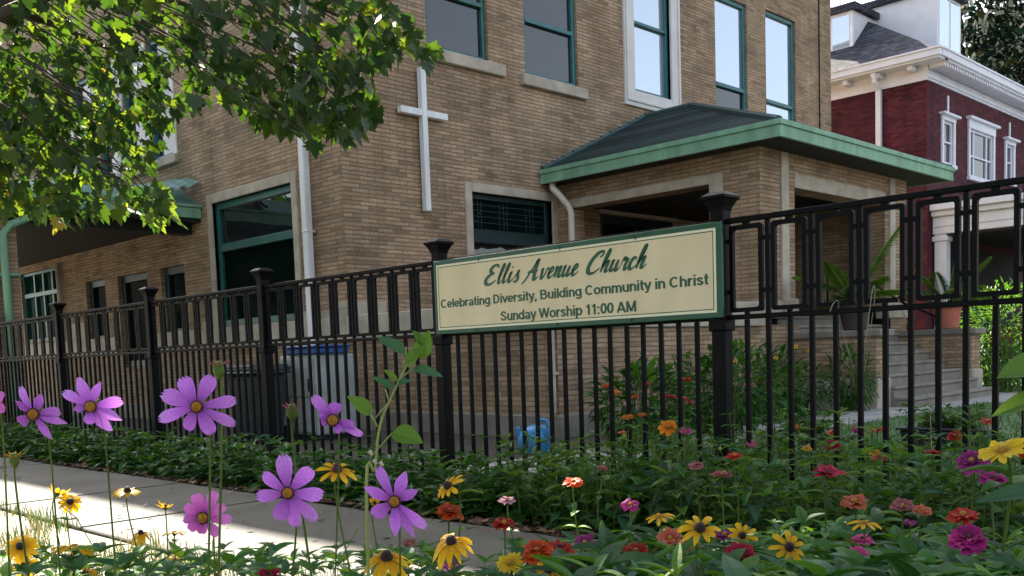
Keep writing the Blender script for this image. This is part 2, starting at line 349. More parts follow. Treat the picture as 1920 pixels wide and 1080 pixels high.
sash(ch, 'y', YC, 20.15, 21.5, 5.3, 8.5, M['bluegreen'], M['glass_sky'], fw=.09, rails=((6.48,.08),))
b = MB(); b.tube([(22.62,YC-.02,2),(22.62,YC-.02,EV)], .014, 6); b.build('wall_cable', M['black'], ch)
# entrance inside the porch
w_ = sash(ch, 'y', YC, 14.16, 16.5, 1.62, 3.53, M['darkteal'], M['glass_dim'], fw=.16, mull=((15.28,.1),), name='entrance_door')
b = MB(); wb(b, 'y', YC, 14.1, 16.6, 3.535, 3.70, -.1, .05); b.build('lintel', M['stone'], w_, bevel=.01)
# white downspout on the left wall
def downspout(mb, pts, hw):
    mb.tube(pts, hw, 8)
b = MB(); b.box(X1-.17, X1-.06, 12.345, 12.475, .8, 6.8); 
for z in (1.1, 2.9, 4.7): b.box(X1-.18, X1-.01, 12.335, 12.485, z, z+.03)
b.build('downspout', M['white'], ch, bevel=.012)
b = MB(); b.tube([(X1-.08,22.2,.3),(X1-.08,22.2,3.35)], .055, 8); b.build('downspout', M['cream'], ch, smooth=True)
b = MB(); b.tube([(X1-.06,YP+.03,.3),(X1-.06,YP+.03,1.26)], .035, 8); b.box(X1-.11,X1-.005,YP-.015,YP+.075,.74,.775); b.build('downspout', M['stone'], ch)

# ---- porch
po = MB()
FL = 1.62
wall(po, 'x', XP, YP, YC, FL, 3.92, [(8.48,11.3,FL,3.48)], rev=.35)
wall(po, 'y', YP, XP, XR, FL, 3.92, [(13.96,17.18,FL,3.40)], rev=.35)
po.poly([(XR,YP,FL),(XR,YC,FL),(XR,YC,3.92),(XR,YP,3.92)])
# inner faces
po.box(XP+.35,XP+.36,YP+.35,8.48,FL,3.6); po.box(XP+.36,13.96,YP+.35,YP+.36,FL,3.6); po.box(17.18,XR-.01,YP+.35,YP+.36,FL,3.6)
po.poly([(XR-.35,YP+.36,FL),(XR-.35,YC,FL),(XR-.35,YC,3.6),(XR-.35,YP+.36,3.6)])
pw = po.build('porch_wall', M['brick'], ch)
b = MB()
wb(b,'x',XP,8.48,11.36,3.482,3.63,-.3,.012); wb(b,'x',XP,8.23,8.478,FL,3.629,-.3,.014)
wb(b,'y',YP,13.96,17.18,3.402,3.62,-.3,.012); wb(b,'y',YP,13.53,13.75,FL+.06,3.9,-.1,.03); wb(b,'y',YP,17.34,17.56,FL+.06,3.9,-.1,.03)
b.build('stone_trim', M['stone'], pw, bevel=.008)
for q in (('y',YP,12.93,13.52,1.40,1.66,-.2,.05),('y',YP,13.522,13.955,1.40,1.70,-.2,.07),('y',YP,17.2,18.1,1.40,1.68,-.2,.06),('x',XP,YP+.06,8.47,1.41,1.66,-.2,.04)):
    b = MB(); wb(b, *q); b.build('stone_footing', M['stone'], pw, bevel=.02)
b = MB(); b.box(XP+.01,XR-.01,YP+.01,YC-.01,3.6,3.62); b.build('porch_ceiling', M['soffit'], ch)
GX0, GX1, GY, GT, GB = 12.55, 18.84, 7.04, 4.14, 3.90
b = MB(); ex = 15.57; zr = 5.46
a_, c_, d_, e_ = (GX0+.03,GY+.03,GT-.02),(GX1-.03,GY+.03,GT-.02),(GX1-.03,YC,GT-.02),(GX0+.03,YC,GT-.02)
rA, rB = (ex,10.55,zr),(ex,YC,zr)
b.poly([e_,a_,rA,rB]); b.poly([a_,c_,rA]); b.poly([c_,d_,rB,rA])
pr = b.build('porch_roof', M['shingle'], ch)
b = MB()
def lip(mb, x0,x1,y0,y1): mb.box(x0,x1,y0,y1,GB,GT-.07); 
b.box(GX0,GX0+.05,GY,YC-.01,GB,GT-.075); b.box(GX0+.051,GX1-.051,GY,GY+.05,GB,GT-.0751); b.box(GX1-.05,GX1,GY,YC-.01,GB,GT-.0752)
b.box(GX0-.025,GX0+.06,GY-.025,YC-.01,GT-.074,GT); b.box(GX0+.061,GX1-.061,GY-.025,GY+.06,GT-.0742,GT-.0005); b.box(GX1-.06,GX1+.025,GY-.025,YC-.01,GT-.0744,GT-.001)
for x in (14.9, 17.2): b.box(x,x+.012,GY-.006,GY,GB+.005,GT-.08)
for y in (8.3, 9.6, 10.8): b.box(GX0-.006,GX0,y,y+.012,GB+.005,GT-.08)
b.build('gutter', M['copper'], pr, bevel=.008)
b = MB(); b.box(GX0+.052,GX1-.052,GY+.052,YC-.02,GB+.01,GB+.03); b.build('soffit', M['soffit'], pr)
b = MB(); 
def ridge(p, q): b.tube([Vector(p)+Vector((0,0,.015)), Vector(q)+Vector((0,0,.015))], .055, 6)
ridge(a_, rA); ridge(c_, rA); ridge(rA, rB); ridge((GX0+.05,YC-.03,GT),(ex,YC-.03,zr-.0))
for k in range(12):
    t = k/11; p = Vector((GX0+.05,YC-.05,GT+.03)).lerp(Vector((ex,YC-.05,zr+.03)), t); b.box(p.x-.03,p.x+.03,p.y-.02,p.y+.03,p.z,p.z+.04)
b.build('ridge_cap', pm('ridge_shingle', (.035,.075,.075), .7, .2, 10), pr)
b = MB(); b.tube([(GX0+.12,11.45,3.92),(GX0+.12,11.45,3.82),(GX0+.14,11.35,3.72),(12.78,11.22,3.52),(12.82,11.18,3.40),(12.82,11.18,1.62)], .06, 10); b.build('downspout', M['cream'], pr, smooth=True)
# porch stairs between two cheek walls
b = MB(); n = 10; rise = 1.62/n
for k in range(n):
    y0 = 5.82+.27*k
    b.box(14.08, 17.4, y0, y0+.27 if k < n-1 else YP+1.0, -.05, (k+1)*rise-.05)
    b.box(14.08, 17.4, y0-.025, y0+.27+.002*k, (k+1)*rise-.049, (k+1)*rise)
st = b.build('porch_steps', M['darkstone'], ch, bevel=.012)
for (a, c) in ((13.69,14.08),(17.4,17.8)):
    b = MB(); b.box(a, c, 6.19, YP-.06, .1, 1.06); q = b.build('cheek_wall', M['brick'], ch)
    b = MB(); b.box(a-.04, c+.04, 6.10, YP-.075, 1.062, 1.17); b.build('coping', M['darkstone'], q, bevel=.02)
    b = MB(); b.box(a-.03, c+.03, 6.15, YP-.08, -.05, .46); b.build('plinth', M['stone'], q, bevel=.02)

# ---- side canopy on the left wall
cn = MB(); CY0, CX0 = 15.76, 4.98
cn.poly([(CX0,CY0,3.72),(X1,CY0,3.72),(X1,16.5,4.12),(CX0+.9,16.5,4.05)]); cn.poly([(CX0,CY0,3.72),(CX0+.9,16.5,4.05),(CX0+.9,24.5,4.05),(CX0,25.2,3.72)]); cn.poly([(CX0+.9,16.5,4.05),(X1,16.5,4.12),(X1,24.5,4.12),(CX0+.9,24.5,4.05)])
cp = cn.build('side_canopy', M['copper_pale'], ch)
b = MB(); b.box(CX0,X1-.01,CY0,CY0+.05,3.52,3.70); b.box(CX0-.02,X1-.005,CY0-.03,CY0+.07,3.701,3.75); b.box(CX0,CX0+.05,CY0+.051,25.2,3.52,3.70); b.box(CX0-.02,CX0+.07,CY0+.071,25.2,3.701,3.749)
b.build('gutter', M['copper'], cp, bevel=.008)
b = MB(); b.box(CX0+.05,X1-.01,CY0+.05,25.2,3.46,3.515); b.box(CX0+.3,X1-.011,16.15,16.45,3.30,3.459); b.box(CX0+.3,CX0+.6,16.451,25.2,3.30,3.458)
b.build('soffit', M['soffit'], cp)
b = MB()
for k in range(5):
    x = 7.25+.22*k; z = 3.78+.05*k
    b.grid([[(x,CY0+.02,z),(x+.12,CY0-.02,z+.10),(x+.24,CY0-.05,z+.16)],[(x,CY0+.5,z+.2),(x+.12,CY0+.45,z+.26),(x+.24,CY0+.42,z+.30)]])
b.build('ridge_tile', M['copper_pale'], cp)
b = MB(); b.box(5.0,5.40,15.95,16.4,-.05,3.3); b.build('pier', M['brick'], cp)
b = MB(); b.tube([(5.62,15.86,3.5),(5.6,15.86,3.36),(5.3,15.86,3.22),(5.18,15.86,3.08),(5.18,15.86,.1)], .06, 10); b.box(5.1,5.41,15.90,15.945,2.45,2.5); b.build('downspout', M['copper'], cp, smooth=True)

# ---- white cross on the wall
b = MB(); wb(b,'y',YC,9.85,9.95,3.23,5.37,.03,.135); wb(b,'y',YC,9.44,9.849,4.645,4.745,.033,.132); wb(b,'y',YC,9.951,10.37,4.645,4.745,.033,.132)
for z in (3.6, 5.0): wb(b,'y',YC,9.88,9.93,z,z+.05,0.002,.029)
tag(b.build('wall_cross', M['white'], bevel=.008), 'tall white wooden cross mounted on the tan brick wall', 'cross')

# ------------------------------------------------------------------ red brick house beyond
HX, HY = 29.03, 11.6
def rz(z): return (z-1)*28/24+1
rh = empty('red_brick_house', (HX, HY, 0), 'red brick house with white dentil cornice and slate roof right of the church', 'building')
def rx(x): return x*28/24
WIN = [(30.18,30.95,6.22,7.48),(32.3,34.35,6.05,7.52),(35.6,36.3,6.22,7.45)]
b = MB(); wall(b,'x',HX,HY,26,0,8.46); wall(b,'y',HY,HX,42,0,8.46,WIN,rev=.12); b.poly([(42,HY,0),(42,26,0),(42,26,8.46),(42,HY,8.46)]); b.poly([(HX,26,0),(42,26,0),(42,26,8.46),(HX,26,8.46)]); b.build('wall', M['redbrick'], rh)
b = MB()
wb(b,'x',HX,HY-.0,26,8.44,8.70,-.1,.05); wb(b,'y',HY,HX-.047,42,8.441,8.699,-.1,.052)
wb(b,'x',HX,HY-.55,26,8.86,8.92,-.1,.55); wb(b,'y',HY,HX-.1,42.5,8.861,8.919,-.1,.55)
wb(b,'x',HX,HY-.6,26,8.921,9.10,.42,.62); wb(b,'y',HY,HX-.419,42.5,8.922,9.099,.42,.62)
wb(b,'x',HX,HY,26,8.70,8.859,-.1,.02); wb(b,'y',HY,HX-.018,42,8.701,8.858,-.1,.022)
wb(b,'x',HX,HY-.64,26,9.101,9.15,.40,.66); wb(b,'y',HY,HX-.399,42.5,9.102,9.149,.40,.66)
wb(b,'y',HY,HX-.06,42,8.50,8.53,.05,.10); wb(b,'y',HY,HX-.06,42,8.64,8.67,.05,.09)
co = b.build('cornice', M['trim'], rh)
for k in range(14):
    b = MB(); y = HY+.25+k*.98; wb(b,'x',HX,y,y+.17,8.71,8.858,.05,.42); b.build('bracket', M['trim'], co, bevel=.02)
b = MB()
for k in range(70): wb(b,'y',HY,HX+.02+k*.185,HX+.11+k*.185,8.75,8.857,.05,.5)
tag(b.build('dentil_row', M['trim'], co))
b = MB(); y0 = HY-.5; x0 = HX-.5
b.poly([(x0,y0,9.12),(42.5,y0,9.12),(38,18,13.6),(33.5,18,13.6)][::1]); b.poly([(x0,26,9.12),(x0,y0,9.12),(33.5,18,13.6)]); b.poly([(42.5,y0,9.12),(42.5,26,9.12),(38,18,13.6)]); b.poly([(42.5,26,9.12),(x0,26,9.12),(33.5,18,13.6),(38,18,13.6)])
rr = b.build('roof', M['slate'], rh)
def dormer(ax, c, u0, u1, z0, z1, depth):
    b = MB(); wb(b, ax, c, u0, u1, z0, z1, -depth, 0)
    d = b.build('dormer', M['trim'], rr, bevel=.02)
    b = MB()
    n = max(1, round((u1-u0)/1.0))
    for k in range(n):
        a = u0+.12+k*(u1-u0-.12)/n; wb(b, ax, c, a, a+(u1-u0-.12)/n-.14, z0+.2, z1-.12, -.02, .012)
    b.build('dormer_window', M['glass_sky'], d)
    b = MB(); wb(b, ax, c, u0-.15, u1+.15, z1, z1+.18, -depth, .18); b.build('dormer_roof', M['slate'], d)
dormer('x', HX+.6, 14.1, 15.6, 9.4, 11.2, 2.2); dormer('y', HY+.55, 31.2, 33.1, 9.35, 11.6, 2.6)
b = MB(); b.box(HX-.17,HX-.05,12.9,13.05,0,8.4); b.box(HX-.5,HX-.38,12.9,13.05,8.75,8.86); b.tube([(HX-.44,12.97,8.8),(HX-.40,12.97,8.62),(HX-.14,12.97,8.42),(HX-.11,12.97,8.2)], .075, 6)
for z in (6.4, 3.4): b.box(HX-.18,HX-.01,12.8,13.12,z,z+.05)
b.build('downspout', M['trim'], rh)
for i, (a, c, z0, z1) in enumerate(WIN):
    w_ = sash(rh,'y',HY,a,c,z0,z1,M['trim'],M['glass'],out=-.03,fw=.07,rails=((z0+.62,.05),),mull=((a+.42,.08),(c-.5,.08)) if i == 1 else ())
    b = MB(); wb(b,'y',HY,a-.12,a-.001,z0,z1,-.05,.06); wb(b,'y',HY,c+.001,c+.12,z0,z1,-.05,.06); wb(b,'y',HY,a-.14,c+.14,z1,z1+(.26 if i == 1 else .13),-.05,.07); wb(b,'y',HY,a-.26,c+.26,z1+(.262 if i == 1 else .132),z1+(.34 if i == 1 else .2),-.05,.18); wb(b,'y',HY,a-.16,c+.16,z0-.12,z0-.002,-.05,.1)
    b.build('surround', M['trim'], w_, bevel=.01)
    if i != 1:
        b = MB(); wb(b,'y',HY,(a+c)/2-.05,(a+c)/2+.05,z1+.24,z1+.75,-.05,.03); b.build('keystone', M['trim'], w_)
px0 = 29.43
b = MB(); b.box(px0-.28,38,5.4,HY-.02,4.72,4.90); b.box(px0-.16,38,5.5,HY-.02,4.56,4.719); b.box(px0-.04,38,5.6,HY-.02,4.05,4.559); b.box(px0-.07,38,5.58,HY-.02,4.25,4.29)
rp = b.build('front_porch', M['trim'], rh, bevel=.02)
for (x, y) in ((px0,11.2),(px0,5.8),(33,5.8),(37.3,5.8)):
    b = MB(); b.box(x,x+.34,y,y+.34,1.2,4.049); b.box(x-.05,x+.39,y-.05,y+.39,3.85,4.0); b.build('column', M['trim'], rp, bevel=.015)
b = MB(); b.box(px0+.02,37.9,5.7,HY-.03,3.98,4.04); b.build('porch_ceiling', M['soffit'], rp)
b = MB(); b.box(px0+.1,37.8,5.7,HY-.03,0,1.2); b.build('porch_base', M['redbrick'], rp)
b = MB(); wb(b,'y',HY,30.2,36.5,1.3,3.8,-.05,.03); b.build('porch_shade_panel', M['void'], rp)  # dark panel painted in for the shade under the porch

# ------------------------------------------------------------------ iron fence
XF, S = 4.92, .013
fe = empty('iron_fence', (XF, 5.6, 0), 'long black iron fence with rectangular loop panels and square capped posts', 'fence')
posts = [.67, 3.15, 5.625, 8.16, 10.55, 13.22, 15.9]
def bar(name, x0,x1,y0,y1,z0,z1, par=fe, bv=.003):
    b = MB(); b.box(x0,x1,y0,y1,z0,z1); return b.build(name, M['black'], par, bevel=bv)
def jit(): return random.uniform(-.003, .003)
for y in posts:
    h = .045
    p = bar('post', XF-h, XF+h, y-h, y+h, 0, 1.80, bv=.006)
    b = MB(); b.lathe([(.064,1.775),(.075,1.80),(.105,1.842),(.118,1.845),(.118,1.862),(.07,1.885),(.01,1.888)], 4, (XF,y,0)); b.build('cap', M['black'], p, bevel=.003)
    b = MB()
    b.box(XF-h-.012,XF+h+.012,y-h-.012,y+h+.012,1.09,1.16); b.build('collar', M['black'], p, bevel=.006)
for i in range(len(posts)-1):
    a, c = posts[i]+.046, posts[i+1]-.046
    for z, hh in ((1.715,.03),(1.165,.028),(.07,.03)): bar('rail', XF-.019, XF+.019, a, c, z-hh/2, z+hh/2)
    n = 9; cell = (c-a+.02)/n; low = XF
    nmain = 0
    for k in range(n):
        y0 = a-.01+k*cell; y1 = y0+cell
        if k: 
            j = jit(); bar('picket', XF-S, XF+S, y0-S+j, y0+S+j, .086, 1.699)
        ym = (y0+y1)/2+jit(); bar('half_picket', XF-S, XF+S, ym-S, ym+S, .0862, 1.150)
        # rectangular loop hung between two pickets
        l0, l1, z0, z1, r = y0+.040, y1-.040, 1.205, 1.672, .014
        pts = []
        for (cy, cz, a0) in ((l1-r,z1-r,0),(l0+r,z1-r,90),(l0+r,z0+r,180),(l1-r,z0+r,270)):
            for q in (0, 45, 90): pts.append((XF, cy+r*math.cos(R(a0+q)), cz+r*math.sin(R(a0+q))))
        b = MB(); hw = .0125
        m = len(pts); base = len(b.v); cyc, czc = (l0+l1)/2, (z0+z1)/2
        for (x, yy, zz) in pts:
            dy = 1 if yy > cyc else -1; dz = 1 if zz > czc else -1
            for (sx, so_) in ((-1,1),(1,1),(1,-1),(-1,-1)):
                b.v.append((XF+sx*hw, yy+so_*dy*hw*.98, zz+so_*dz*hw*.98))
        for q in range(m):
            for s_ in range(4):
                b.f.append((base+q*4+s_, base+q*4+(s_+1) % 4, base+((q+1) % m)*4+(s_+1) % 4, base+((q+1) % m)*4+s_)); b.m.append(0)
        b.box(XF-.011,XF+.011,(y0+y1)/2-.02,(y0+y1)/2+.02,z1+.0126,1.6995); b.box(XF-.0105,XF+.0105,(y0+y1)/2-.012,(y0+y1)/2+.012,1.1795,z0-.0126)
        for zz in (1.31, 1.60):
            b.box(XF-.0102,XF+.0102,y0+.0135,l0-.0128,zz-.012,zz+.012); b.box(XF-.0102,XF+.0102,l1+.0128,y1-.0135,zz-.012,zz+.012)
        b.build('panel_loop', M['black'], fe)

# ------------------------------------------------------------------ church sign
XS = 4.845; SY0, SY1, SZ0, SZ1 = 5.60, 3.09, 1.165, 1.712
sg = empty('church_sign', (XS, (SY0+SY1)/2, SZ0), 'cream and green sign for the Ellis Avenue Church hung on the black fence', 'sign')
b = MB(); b.box(XS-.012, XS+.012, SY1, SY0, SZ0, SZ1); b.build('board', M['signgreen'], sg, bevel=.004)
b = MB(); b.box(XS-.0135, XS-.0121, SY1+.036, SY0-.036, SZ0+.032, SZ1-.034); b.build('cream_panel', M['signcream'], sg)
def ringp(name, inset, t, off, m):
    b = MB(); y0, y1, z0, z1 = SY1+inset+.036, SY0-inset-.036, SZ0+inset+.032, SZ1-inset-.034; x0, x1 = XS-.0135-off, XS-.0135-off+.0006
    b.box(x0,x1,y0,y1,z0,z0+t); b.box(x0,x1,y0,y1,z1-t,z1); b.box(x0,x1,y0,y0+t,z0+t,z1-t); b.box(x0,x1,y1-t,y1,z0+t,z1-t); b.build(name, m, sg)
ringp('pale_border', 0, .014, .0009, M['signpale']); ringp('green_border', .016, .005, .0009, M['siggreen'])
for y in (SY0-.5, SY0-1.28, SY0-1.9):            # screws and twists of wire
    b = MB(); b.tube([(XS-.016,y,SZ1-.02),(XS-.018,y-.004,SZ1-.045)], .0025, 5); b.tube([(XS-.016,y+.05,SZ0+.012),(XS-.02,y+.03,SZ0+.03)], .0025, 5); b.build('wire_tie', M['black'], sg)
def sy(u): return SY0-u
def arc(cx, cy, rx, ry, a0, a1, n=12):
    return [(cx+rx*math.cos(R(a0+(a1-a0)*k/n)), cy+ry*math.sin(R(a0+(a1-a0)*k/n))) for k in range(n+1)]
BOWL = arc(.33,.37,.205,.285,0,360,20)
SANS = {
 'C': (.74, [arc(.37,.5,.28,.42,42,318,18)]), 'e': (.57, [[(.08,.36),(.50,.36)], arc(.29,.37,.21,.285,-2,318,18)]), 'l': (.24, [[(.12,0),(.12,1)]]),
 'b': (.61, [[(.11,0),(.11,1)], BOWL]), 'r': (.40, [[(.11,0),(.11,.74)], arc(.34,.38,.22,.28,175,82,8)]),
 'a': (.57, [arc(.26,.205,.175,.13,0,360,16), [(.455,0),(.455,.46)], arc(.27,.47,.185,.185,0,158,10)]),
 't': (.35, [[(.16,.96),(.16,.2)], arc(.30,.2,.14,.125,180,275,6), [(.02,.66),(.32,.66)]]), 'i': (.24, [[(.12,0),(.12,.74)],[(.12,.86),(.12,1.0)]]),
 'n': (.58, [[(.11,0),(.11,.74)], arc(.29,.43,.18,.225,180,0,10)+[(.47,0)]]), 'g': (.60, [arc(.28,.37,.2,.285,0,360,20), [(.49,.74),(.49,-.04)], arc(.29,-.04,.2,.155,0,-155,10)]),
 'D': (.72, [[(.12,0),(.12,1)], [(.12,.915),(.28,.915)]+arc(.28,.5,.31,.415,90,-90,14)+[(.12,.085)]]), 'v': (.54, [[(.05,.74),(.27,.03)],[(.27,.03),(.49,.74)]]),
 's': (.53, ['c',(.44,.54),(.27,.665),(.10,.55),(.26,.39),(.44,.22),(.27,.075),(.07,.20)]), 'y': (.54, [[(.05,.74),(.28,.03)],[(.49,.74),(.24,-.13)],[(.25,-.12),(.15,-.20),(.06,-.185)]]),
 ',': (.25, [[(.12,.15),(.12,0),(.07,-.16)]]), 'B': (.72, [[(.12,0),(.12,1)], [(.12,.915),(.38,.915)]+arc(.38,.725,.17,.19,90,-90,10)+[(.12,.535)], [(.12,.53),(.40,.53)]+arc(.40,.3075,.215,.2225,90,-90,10)+[(.12,.085)]]),
 'u': (.58, [[(.11,.74),(.11,.3)]+arc(.29,.3,.18,.225,180,360,10), [(.47,.74),(.47,0)]]), 'd': (.61, [[(.50,0),(.50,1)], arc(.28,.37,.205,.285,0,360,20)]), 'o': (.60, [arc(.30,.37,.215,.285,0,360,20)]),
 'm': (.88, [[(.11,0),(.11,.74)], arc(.275,.45,.165,.205,180,0,9)+[(.44,0)], arc(.605,.45,.165,.205,180,0,9)+[(.77,0)]]), 'h': (.58, [[(.11,0),(.11,1)], arc(.29,.43,.18,.225,180,0,10)+[(.47,0)]]),
 'S': (.69, ['c',(.58,.72),(.36,.915),(.13,.72),(.35,.51),(.59,.28),(.35,.085),(.09,.28)]), 'W': (.98, [[(.05,1),(.27,.03)],[(.27,.03),(.49,.97)],[(.49,.97),(.71,.03)],[(.71,.03),(.93,1)]]),
 'p': (.61, [[(.11,-.27),(.11,.74)], BOWL]), '1': (.50, [[(.30,0),(.30,1)],[(.30,.93),(.20,.80),(.08,.75)]]), ':': (.28, [[(.13,0),(.13,.17)],[(.13,.56),(.13,.73)]]), '0': (.56, [arc(.28,.5,.19,.42,0,360,22)]),
 'A': (.72, [[(.05,0),(.34,.98)],[(.34,.98),(.65,0)],[(.17,.28),(.53,.28)]]), 'M': (.86, [[(.12,0),(.12,1)],[(.13,.97),(.43,.06)],[(.43,.06),(.73,.97)],[(.74,1),(.74,0)]])}
def textline(body, u0, u1, z0, z1, hw=.088):
    tot = sum(SANS[c][0] if c != ' ' else .27 for c in body); k = (u1-u0)/tot; h = z1-z0; pen = 0; mb = MB(); lay = 0
    for c in body:
        if c == ' ': pen += .27; continue
        ad, sts = SANS[c]
        if sts[0] == 'c': sts = [[tuple(p) for p in catmull(sts[1:], 5)]]
        for s_ in sts:
            lay += 1; x = XS-.0150-.00001*(lay % 9); L, Q = [], []
            P = [Vector(p) for p in s_]; closed = (P[0]-P[-1]).length < 1e-6 and len(P) > 3
            for i, p in enumerate(P):
                t = (P[1]-P[-2]) if closed and i in (0, len(P)-1) else P[min(i+1,len(P)-1)]-P[max(i-1,0)]
                t.normalize(); nv = Vector((-t.y, t.x))
                for lst, sg_ in ((L,1),(Q,-1)):
                    v = p+nv*hw*sg_*(1 if abs(t.y) > abs(t.x) else .92); lst.append((x, sy(u0+(pen+v.x)*k), z0+v.y*h))
            mb.grid([L, Q])
        pen += ad
    o = bpy.data.objects.new('lettering', mb.mesh('lettering', M['siggreen'])); COL.objects.link(o); adopt(o, sg)
G = {  # brush strokes of the script line, drawn upright and slanted afterwards: (advance, strokes)
 'E': (.80, [[(.70,.84),(.60,.99),(.36,.97),(.22,.78),(.34,.60),(.52,.56)],[(.50,.57),(.22,.48),(.05,.24),(.16,.03),(.42,.01),(.68,.20)]]),
 'l': (.30, [[(0,.20),(.16,.55),(.25,.90),(.19,1.0),(.11,.70),(.07,.20),(.14,.0),(.30,.18)]]),
 'i': (.36, [[(.03,.22),(.14,.54),(.09,.16),(.16,.0),(.34,.18)],[(.15,.74),(.165,.84)]]),
 's': (.34, [[(0,.16),(.15,.42),(.21,.58),(.21,.36),(.27,.14),(.17,.0),(.02,.05)]]),
 'A': (.78, [[(-.16,-.16),(-.02,.02),(.28,.62),(.46,1.02),(.44,.55),(.46,.10),(.54,.0),(.68,.15)],[(.02,.36),(.20,.46),(.40,.40),(.58,.46)]]),
 'v': (.44, [[(0,.42),(.08,.50),(.09,.15),(.15,.0),(.28,.22),(.34,.50),(.45,.46)]]),
 'e': (.36, [[(0,.20),(.16,.28),(.26,.42),(.19,.54),(.07,.38),(.05,.14),(.15,.0),(.35,.18)]]),
 'n': (.46, [[(0,.42),(.07,.52),(.05,.0)],[(.05,.08),(.18,.42),(.27,.52),(.27,.32),(.24,.10),(.31,.0),(.46,.18)]]),
 'u': (.48, [[(0,.42),(.05,.52),(.02,.16),(.09,.0),(.21,.16),(.30,.52)],[(.30,.52),(.26,.14),(.33,.0),(.47,.18)]]),
 'C': (.74, [[(.52,.74),(.64,.84),(.62,1.0),(.40,.96),(.16,.66),(.06,.28),(.16,.03),(.40,.01),(.66,.22)]]),
 'h': (.47, [[(0,.22),(.17,.60),(.25,.98),(.17,1.02),(.08,.55),(.03,.0)],[(.04,.10),(.18,.42),(.27,.52),(.27,.32),(.24,.10),(.31,.0),(.46,.18)]]),
 'r': (.42, [[(0,.20),(.07,.54),(.13,.57),(.15,.47),(.27,.49),(.22,.18),(.28,.0),(.41,.18)]]),
 'c': (.36, [[(.26,.40),(.22,.53),(.10,.48),(.02,.20),(.09,.0),(.20,.02),(.35,.18)]]),
}
def catmull(P, n=7):
    P = [Vector(p) for p in P]; out = []
    for i in range(len(P)-1):
        p0, p1, p2, p3 = P[max(i-1,0)], P[i], P[i+1], P[min(i+2,len(P)-1)]
        for k in range(n):
            t = k/n
            out.append(.5*((2*p1)+(p2-p0)*t+(2*p0-5*p1+4*p2-p3)*t*t+(3*p1-p0-3*p2+p3)*t**3))
    out.append(P[-1]); return out
textline('Celebrating Diversity, Building Community in Christ', .072, 2.425, SZ0+.194, SZ0+.258)
textline('Sunday Worship 11:00 AM', .70, 1.90, SZ0+.069, SZ0+.137)
b = MB(); pen = 0; lay = 0; words = 'Ellis Avenue Church'
adv = sum(G[c][0] if c != ' ' else .42 for c in words)
U0, U1, Z0, HT = .545, 2.03, SZ0+.331, .128
for c in words:
    if c == ' ': pen += .42; continue
    a, sts = G[c]
    for s_ in sts:
        q = catmull(s_); lay += 1; x = XS-.0150-.00002*lay
        L, Rr = [], []
        for i, p in enumerate(q):
            t = (q[min(i+1,len(q)-1)]-q[max(i-1,0)]); t = t.normalized() if t.length else Vector((0,1))
            e = i/(len(q)-1); down = max(0, -t.y)
            wd = (.036+.044*down+.018*abs(t.x))*(.45+.55*min(1, 5*min(e, 1-e)+.2))
            if c in 'EAC': wd *= 1.25
            nrm = Vector((-t.y, t.x))
            for lst, sgn in ((L, 1), (Rr, -1)):
                v = p+nrm*wd*sgn; u = U0+(pen+v.x+.34*v.y)*(U1-U0)/(adv+.34)
                lst.append((x, sy(u), Z0+v.y*HT))
        b.grid([L, Rr])
    pen += a
b.build('script_lettering', M['siggreen'], sg)

# ------------------------------------------------------------------ leaves and trees
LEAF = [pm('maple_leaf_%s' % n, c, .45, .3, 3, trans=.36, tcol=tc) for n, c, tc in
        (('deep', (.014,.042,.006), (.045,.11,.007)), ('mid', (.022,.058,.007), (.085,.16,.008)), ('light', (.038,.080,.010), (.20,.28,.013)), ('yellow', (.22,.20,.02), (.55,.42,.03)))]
BARK = pm('grey_bark', (.055,.042,.03), .9, .4, 12, .7, 40)
def rdir(): 
    z = random.uniform(-1, 1); a = random.uniform(0, 2*math.pi); r = math.sqrt(1-z*z)
    return Vector((r*math.cos(a), r*math.sin(a), z))
MAPLE = [(0,0),(.13,-.06),(.40,-.10),(.33,.10),(.56,.28),(.36,.34),(.40,.52),(.20,.48),(.14,.72),(0,1.0)]
def maple(mb, p, s, droop, nrm, mi):            # five-lobed leaf, folded along its midrib
    d = droop; x = d.cross(nrm); x = x.normalized() if x.length > 1e-4 else d.orthogonal().normalized(); n = x.cross(d).normalized()
    cu = random.uniform(-.25, .25); fo = random.uniform(.05, .35)
    for sg in (1, -1):
        mb.poly([p+s*(sg*a*.95*x+b_*d+(fo*abs(a)*.6-cu*b_*b_*.5)*n) for a, b_ in (MAPLE if sg > 0 else MAPLE[::-1])], mi)
def branch(mb, p, q, r0, r1, sag=.1, n=7):
    p, q = Vector(p), Vector(q); pts = []
    for i in range(n+1):
        t = i/n; j = Vector((random.uniform(-1,1), random.uniform(-1,1), random.uniform(-1,1)))*.02*(q-p).length*(0 < i < n)
        pts.append(p.lerp(q, t)+Vector((0,0,sag*4*t*(1-t)))+j)
    mb.tube(pts, [r0+(r1-r0)*i/n for i in range(n+1)], 7); return pts
def inpoly(x, y, P):
    c = False
    for i in range(len(P)):
        (x0, y0), (x1, y1) = P[i-1], P[i]
        if (y0 > y) != (y1 > y) and x < (x1-x0)*(y-y0)/(y1-y0)+x0: c = not c
    return c
mt = empty('maple_tree', (.9, 6.2, 0), 'leafy green maple whose low sunlit boughs hang into view at the upper left', 'tree')
b = MB(); b.tube([(.9,6.2,-.1),(.92,6.2,.5),(.98,6.15,1.6),(1.05,6.1,2.6),(1.15,6.1,4.0),(1.2,6.0,6.5)], [.24,.19,.165,.15,.12,.05], 12)
tk = b.build('trunk', BARK, mt, smooth=True)
b = MB(); cr = MB(); twigs = []
